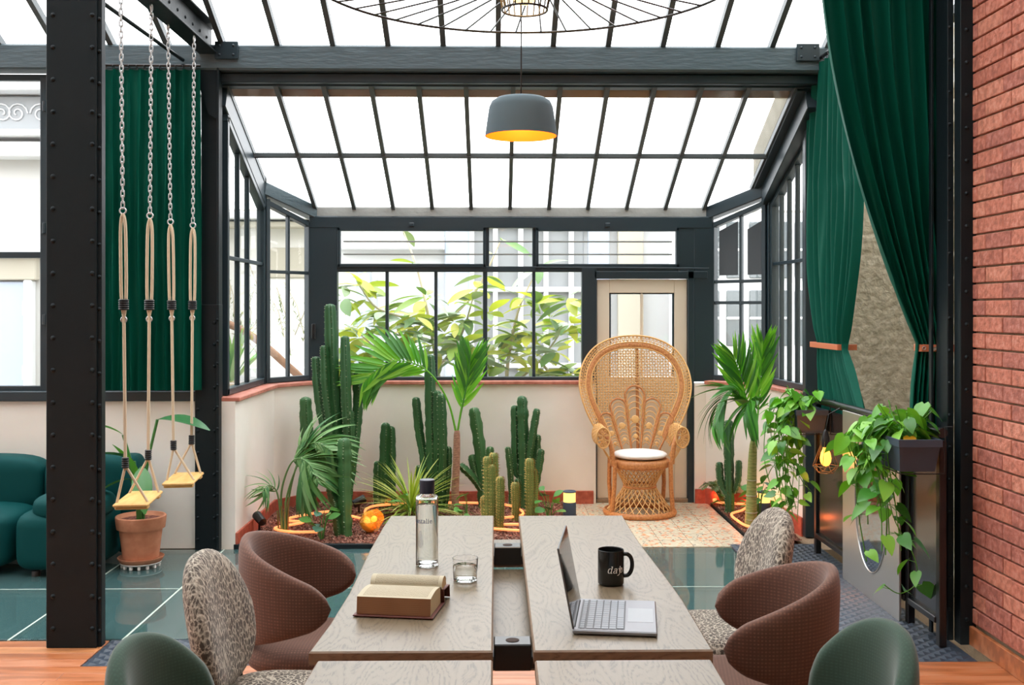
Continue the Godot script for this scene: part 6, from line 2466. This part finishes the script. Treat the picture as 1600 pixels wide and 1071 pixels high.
func bird_of_paradise() -> void:
	var t := thing("flower_pot", "terracotta flower pot with saucer on a white plant trolley", "pot", V(-2.16, 0, 6.47))
	var b := MB.new()
	b.lathe([Vector2(0, 0.055), Vector2(0.102, 0.055), Vector2(0.106, 0.06), Vector2(0.127, 0.235), Vector2(0.142, 0.237), Vector2(0.150, 0.305), Vector2(0.146, 0.312), Vector2(0.134, 0.312), Vector2(0.128, 0.28), Vector2(0, 0.28)], 48)
	obj("pot", b, M.terracotta, t)
	b = MB.new()
	b.lathe([Vector2(0, 0.034), Vector2(0.122, 0.034), Vector2(0.138, 0.062), Vector2(0.132, 0.064), Vector2(0.118, 0.044), Vector2(0, 0.044)], 48)
	obj("saucer", b, M.terracotta, t)
	b = MB.new()
	b.lathe([Vector2(0, 0.288), Vector2(0.127, 0.288), Vector2(0.128, 0.280)], 32)
	obj("soil", b, M.soil, t)
	b = MB.new()
	b.lathe([Vector2(0, 0.024), Vector2(0.12, 0.024), Vector2(0.122, 0.034), Vector2(0, 0.034)], 40)
	obj("trolley", b, M.white, t)
	for k in 14:
		var a := TAU * k / 14.0
		var f := MB.new()
		f.cbox(Vector3(cos(a) * 0.108, 0.0125, sin(a) * 0.108), Vector3(0.016, 0.023, 0.016), 0.002, Basis(Vector3.UP, -a))
		obj("trolley_foot", f, M.white, t)
	t = thing("bird_of_paradise", "broad-leaved bird of paradise plant growing in the terracotta pot", "plant", V(-2.16, 0.285, 6.47))
	var gr := [green_mat(c8(60, 120, 56), 0.5, 0.35), green_mat(c8(88, 158, 54), 0.6, 0.35), green_mat(c8(50, 104, 60), 0.4, 0.35)]
	var lm := leaf_mesh(0.20, 0.35, 0.22, 1, 9)
	var ls := [[Vector3(0.10, 0.61, 0.0), Vector3(0.9, 0.15, 0.25), 0.33, 2], [Vector3(-0.10, 0.52, 0.02), Vector3(-0.65, 0.45, 0.1), 0.24, 1], [Vector3(-0.03, 0.36, 0.03), Vector3(-0.7, 0.5, 0.4), 0.26, 2], [Vector3(0.02, 0.33, 0.05), Vector3(0.25, -0.55, 0.75), 0.30, 0], [Vector3(-0.01, 0.20, 0.02), Vector3(-0.15, 0.95, 0.1), 0.30, 1], [Vector3(-0.06, 0.25, 0.0), Vector3(-0.9, -0.1, 0.3), 0.22, 0]]
	for l in ls:
		var tip: Vector3 = l[0]
		b = MB.new()
		b.tube(smooth_path([Vector3(tip.x * 0.15, -0.01, tip.z * 0.2), Vector3(tip.x * 0.35, tip.y * 0.5, tip.z * 0.5), tip], 5), 0.009, 6)
		obj("stalk", b, gr[0], t)
		var L: float = l[2]
		put("leaf", lm, gr[l[3]], t, Transform3D(aim(l[1], Vector3.UP, 0.2).scaled_local(Vector3(L, L, L)), tip))

func facade_box(parent: Node3D, called: String, x0: float, x1: float, y0: float, y1: float, d: float, t: float, m: Material) -> void:
	var b := MB.new()
	b.cbox(V((x0 + x1) / 2, (y0 + y1) / 2, d) - parent.position, Vector3(x1 - x0, y1 - y0, t), minf(0.01, t * 0.3))
	obj(called, b, m, parent)

func outside() -> void:
	var g := struct("courtyard_ground")
	var b := MB.new()
	b.box(V(-1.0, -0.25, 14.0), Vector3(24, 0.2, 10.6))
	b.box(V(-9.0, -0.25, 8.0), Vector3(5.8, 0.2, 2.0))
	obj("paving", b, mat(c8(160, 158, 150), 0.9), g)
	var white := mat(c8(214, 216, 217), 0.8)
	var cream := mat(c8(182, 176, 160), 0.8)
	var blue := mat(c8(176, 188, 206), 0.6)
	var grey := mat(c8(146, 150, 152), 0.35)
	var dark := mat(c8(84, 92, 94), 0.2)
	# house across the courtyard
	var t := thing("courtyard_house", "pale house across the courtyard with blue shutters and glazed grey bay", "building", V(0, 0, 12.6))
	facade_box(t, "wall", -3.4, 7.0, -0.2, 2.72, 12.75, 0.3, white)
	facade_box(t, "ledge", -1.85, -0.6, 2.27, 2.42, 12.5, 0.25, white)
	facade_box(t, "shutter", -1.64, -1.48, -0.1, 2.05, 12.55, 0.08, blue)
	facade_box(t, "shutter", -0.60, -0.30, -0.1, 2.6, 12.55, 0.08, blue)
	facade_box(t, "panel", -1.40, -0.68, 0.0, 1.95, 12.57, 0.04, mat(c8(196, 202, 212), 0.6))
	facade_box(t, "bay_glass", -0.28, 1.05, 0.3, 2.6, 12.58, 0.05, grey)
	for x in [-0.28, 0.0, 0.30, 0.60, 0.90]:
		facade_box(t, "bay_mullion", x - 0.03, x + 0.03, 0.3, 2.6, 12.52, 0.08, white)
	for y in [0.9, 1.80, 2.57]:
		facade_box(t, "bay_rail", -0.30, 1.08, y - 0.03, y + 0.03, 12.51, 0.08, white)
	facade_box(t, "shutter", 1.10, 1.35, -0.1, 2.6, 12.53, 0.08, blue)
	facade_box(t, "pilaster", 1.45, 1.75, -0.1, 2.6, 12.5, 0.12, cream)
	facade_box(t, "cornice", -3.4, 7.0, 2.64, 2.74, 12.55, 0.25, cream)
	# tall glazed wing to the right, with white mullions
	t = thing("glazed_wing", "white wing with rows of mullioned windows seen through the right corner panes", "building", V(3.5, 0, 11.8))
	facade_box(t, "wall", 2.0, 6.0, -0.2, 2.66, 12.05, 0.2, white)
	for row in [[1.15, 1.78], [1.92, 2.56]]:
		for k in 9:
			var x0 := 2.1 + k * 0.26
			facade_box(t, "window", x0, x0 + 0.18, row[0], row[1], 11.94, 0.04, dark)
			facade_box(t, "glazing_bar", x0, x0 + 0.18, (row[0] + row[1]) / 2 - 0.015, (row[0] + row[1]) / 2 + 0.015, 11.915, 0.03, white)
	# house on the left with cornice, frieze and blue door
	t = thing("garden_house", "cream garden house with a pale blue door seen through the left window", "building", V(-4.6, 0, 10.0))
	facade_box(t, "wall", -8.5, -2.6, -0.2, 3.7, 10.2, 0.3, mat(c8(200, 200, 196), 0.8))
	facade_box(t, "cornice", -8.5, -2.6, 2.98, 3.12, 9.95, 0.25, white)
	facade_box(t, "cornice", -8.5, -2.6, 3.16, 3.22, 9.9, 0.3, white)
	facade_box(t, "frieze", -8.5, -2.6, 3.24, 3.56, 10.0, 0.1, grey)
	facade_box(t, "cornice", -8.5, -2.6, 3.58, 3.75, 9.9, 0.3, white)
	facade_box(t, "lintel", -5.6, -4.30, 1.84, 2.05, 10.0, 0.1, cream)
	facade_box(t, "ledge", -5.8, -4.2, 2.08, 2.14, 9.95, 0.2, white)
	facade_box(t, "door", -5.4, -4.42, -0.1, 1.83, 10.02, 0.06, blue)
	facade_box(t, "door_jamb", -4.42, -4.34, -0.1, 1.84, 10.0, 0.1, white)
	for y in [0.9, 1.5]:
		facade_box(t, "hinge", -4.44, -4.41, y, y + 0.14, 9.98, 0.03, white)
	# scroll ornaments along the frieze
	for k in 6:
		var sc := MB.new()
		var c := V(-3.1 - k * 0.36, 3.40, 9.94) - t.position
		for s in [-1.0, 1.0]:
			var p := PackedVector3Array()
			for i in 22:
				var a := i * 0.5
				var r := 0.10 - i * 0.004
				p.append(c + Vector3(s * (cos(a) * r + 0.07), sin(a) * r, 0))
			sc.tube(p, 0.008, 4)
		obj("scroll", sc, white, t)
	# low garden building seen through the canted panes
	t = thing("garden_shed", "low white outbuilding with a recessed panel beyond the left corner panes", "building", V(-2.6, 0, 11.2))
	facade_box(t, "wall", -3.6, -1.75, -0.2, 2.55, 11.4, 0.3, mat(c8(226, 224, 218), 0.8))
	facade_box(t, "recess", -2.42, -1.9, 1.9, 2.22, 11.24, 0.03, cream)
	facade_box(t, "cornice", -3.6, -1.7, 2.42, 2.48, 11.15, 0.3, cream)
	facade_box(t, "cornice", -3.6, -1.7, 2.5, 2.58, 11.1, 0.35, white)
	facade_box(t, "base_course", -3.6, -1.75, -0.1, 0.95, 11.22, 0.08, white)
	# neighbour's parapet beside the right edge of the lower roof
	t = thing("parapet_wall", "dark parapet rising behind the right edge of the lower glass roof", "wall", V(2.09, 2.7, 7.7))
	b = MB.new()
	b.prism(PackedVector2Array([Vector2(7.15, 3.06), Vector2(8.2, 2.60), Vector2(8.2, 2.80), Vector2(7.15, 3.28)]), 0.16, Vector3(2.09, 0, 0) - t.position, Basis(Vector3(0, 0, -1), Vector3.UP, Vector3(1, 0, 0)))
	obj("coping", b, mat(c8(96, 90, 70), 0.9), t)
	trees_outside()

func trees_outside() -> void:
	# loquat shrub behind the back window
	var bark := mat(c8(196, 184, 160), 0.85)
	var t := thing("loquat_tree", "yellow-green large-leaved shrub growing outside the back window", "tree", V(-0.3, -0.15, 9.7))
	var br := [
		[Vector3(-0.15, 0, 0), Vector3(-0.2, 0.9, 0), Vector3(-0.28, 1.5, 0.1), Vector3(-0.40, 2.05, 0.1), Vector3(-0.55, 2.45, 0.0)],
		[Vector3(0.3, 0, 0.2), Vector3(0.38, 0.8, 0.2), Vector3(0.42, 1.3, 0.25), Vector3(0.52, 1.75, 0.3), Vector3(0.7, 2.1, 0.2)],
		[Vector3(-0.2, 0.8, 0), Vector3(-0.6, 1.2, 0.1), Vector3(-1.0, 1.55, 0.1)], [Vector3(-0.2, 1.2, 0), Vector3(0.0, 1.5, 0.2), Vector3(0.12, 1.9, 0.2)],
		[Vector3(0.4, 1.0, 0.2), Vector3(0.7, 1.25, 0.2), Vector3(0.95, 1.6, 0.15)], [Vector3(0.38, 0.8, 0.2), Vector3(0.2, 1.15, 0.3), Vector3(0.05, 1.4, 0.4)],
		[Vector3(-0.3, 1.6, 0.1), Vector3(-0.75, 1.72, 0.2), Vector3(-0.95, 2.0, 0.2)], [Vector3(-0.28, 1.5, 0.1), Vector3(0.1, 1.85, 0.0), Vector3(0.35, 2.35, 0.0)],
		[Vector3(-0.6, 1.2, 0.1), Vector3(-0.85, 1.15, 0.2), Vector3(-1.1, 1.25, 0.2)], [Vector3(0.7, 1.25, 0.2), Vector3(0.85, 1.1, 0.3), Vector3(1.0, 1.15, 0.3)]]
	var lm := leaf_mesh(0.17, 0.25, 0.12, 1, 7)
	var gr := [green_mat(c8(156, 164, 44), 0.85), green_mat(c8(112, 142, 44), 0.85), green_mat(c8(186, 184, 66), 0.85), green_mat(c8(72, 110, 48), 0.7), green_mat(c8(140, 160, 130), 0.5)]
	var tips := []
	for s in br:
		var p := smooth_path(s, 6)
		var r := []
		for i in p.size():
			r.append(lerpf(0.028 if s.size() > 3 else 0.015, 0.006, float(i) / (p.size() - 1)))
		var b := MB.new()
		b.tube(p, r, 6)
		obj("branch", b, bark, t)
		tips.append(p[p.size() - 1])
		for k in 3:
			tips.append(p[int(p.size() * (0.45 + 0.17 * k))])
	for k in 58:
		tips.append(Vector3(rng.randf_range(-1.05, 1.1), rng.randf_range(0.9, 1.85), rng.randf_range(0.0, 0.6)))
	for tp in tips:
		var n := 5 + rng.randi() % 2
		for k in n:
			var a := k * TAU / n + rng.randf()
			var dir := Vector3(cos(a), rng.randf_range(-0.5, 0.7), sin(a))
			var L := rng.randf_range(0.18, 0.32)
			if (tp as Vector3).y > 2.0 and rng.randf() < 0.5:
				continue
			put("leaf", lm, gr[rng.randi() % 5], t, Transform3D(aim(dir, Vector3.UP, rng.randf_range(-0.6, 0.6)).scaled_local(Vector3(L, L, L)), tp + dir * 0.02))
	# sword-leaved plant outside the left side window
	t = thing("yucca", "sword-leaved yucca outside the left side window of the bay", "plant", V(-2.2, -0.15, 8.75))
	var sw := leaf_mesh(0.055, 0.15, 0.3, 0, 6)
	var ym := [green_mat(c8(104, 160, 70), 0.7), green_mat(c8(76, 132, 66), 0.7), green_mat(c8(150, 180, 130), 0.6)]
	var tr := MB.new()
	tr.tube(pts([Vector3(0, 0, 0), Vector3(0.02, 1.1, 0)]), 0.05, 8)
	obj("trunk", tr, bark, t)
	for k in 34:
		var a := rng.randf() * TAU
		var el := rng.randf_range(0.7, 1.5)
		var dir := Vector3(cos(a) * cos(el), sin(el), sin(a) * cos(el))
		var L := rng.randf_range(0.4, 0.62)
		put("leaf", sw, ym[rng.randi() % 3], t, Transform3D(aim(dir).scaled_local(Vector3(L, L, L)), Vector3(0.02, 1.08, 0) + dir * 0.04))
	# wispy olive beyond the canted panes
	t = thing("olive_tree", "wispy small-leaved olive with a leaning trunk beyond the left corner panes", "tree", V(-1.72, -0.15, 9.55))
	var b := MB.new()
	b.tube(smooth_path([Vector3(0.1, 0.0, 0), Vector3(0.06, 0.9, 0), Vector3(-0.2, 1.25, 0), Vector3(-0.6, 1.55, 0), Vector3(-1.0, 1.65, 0)], 6), 0.035, 7)
	obj("trunk", b, mat(c8(150, 112, 86), 0.85), t)
	var ol := leaf_mesh(0.12, 0.1, 0.05, 0, 2)
	var mm := MultiMesh.new()
	mm.transform_format = MultiMesh.TRANSFORM_3D
	mm.mesh = ol
	var xf := []
	for k in 26:
		var o := Vector3(rng.randf_range(-1.0, 0.15), rng.randf_range(1.3, 1.6), rng.randf_range(-0.2, 0.2))
		var e := o + Vector3(rng.randf_range(-0.3, 0.3), rng.randf_range(0.2, 0.7), rng.randf_range(-0.2, 0.2))
		var tw := MB.new()
		tw.tube(pts([o, o.lerp(e, 0.5) + Vector3(0.03, 0.02, 0), e]), 0.004, 4)
		obj("twig", tw, bark, t)
		for i in 50:
			var q := o.lerp(e, rng.randf())
			var d := Vector3(rng.randf_range(-1, 1), rng.randf_range(-0.4, 1), rng.randf_range(-1, 1))
			var L := rng.randf_range(0.035, 0.06)
			xf.append(Transform3D(aim(d).scaled_local(Vector3(L, L, L)), q))
	mm.instance_count = xf.size()
	for i in xf.size():
		mm.set_instance_transform(i, xf[i])
	var mi := MultiMeshInstance3D.new()
	mi.multimesh = mm
	mi.material_override = green_mat(c8(120, 132, 88), 0.5)
	mi.name = "foliage"
	mi.set_meta("kind", "stuff")
	t.add_child(mi)
	# sprig at the far left window
	t = thing("potted_shrub", "green sprig outside the far left window", "plant", V(-5.0, -0.15, 9.0))
	var st := MB.new()
	st.tube(pts([Vector3(0, 0, 0), Vector3(0.05, 1.2, 0), Vector3(0.2, 1.35, 0)]), 0.012, 6)
	obj("stem", st, bark, t)
	var sl := leaf_mesh(0.2, 0.2, 0.1, 0, 4)
	for k in 40:
		var a := rng.randf() * TAU
		var d := Vector3(cos(a), rng.randf_range(-0.4, 1), sin(a))
		put("leaf", sl, ym[rng.randi() % 2], t, Transform3D(aim(d).scaled_local(Vector3(0.14, 0.14, 0.14)), Vector3(rng.randf_range(0.05, 0.38), rng.randf_range(1.25, 1.5), rng.randf_range(-0.1, 0.1))))
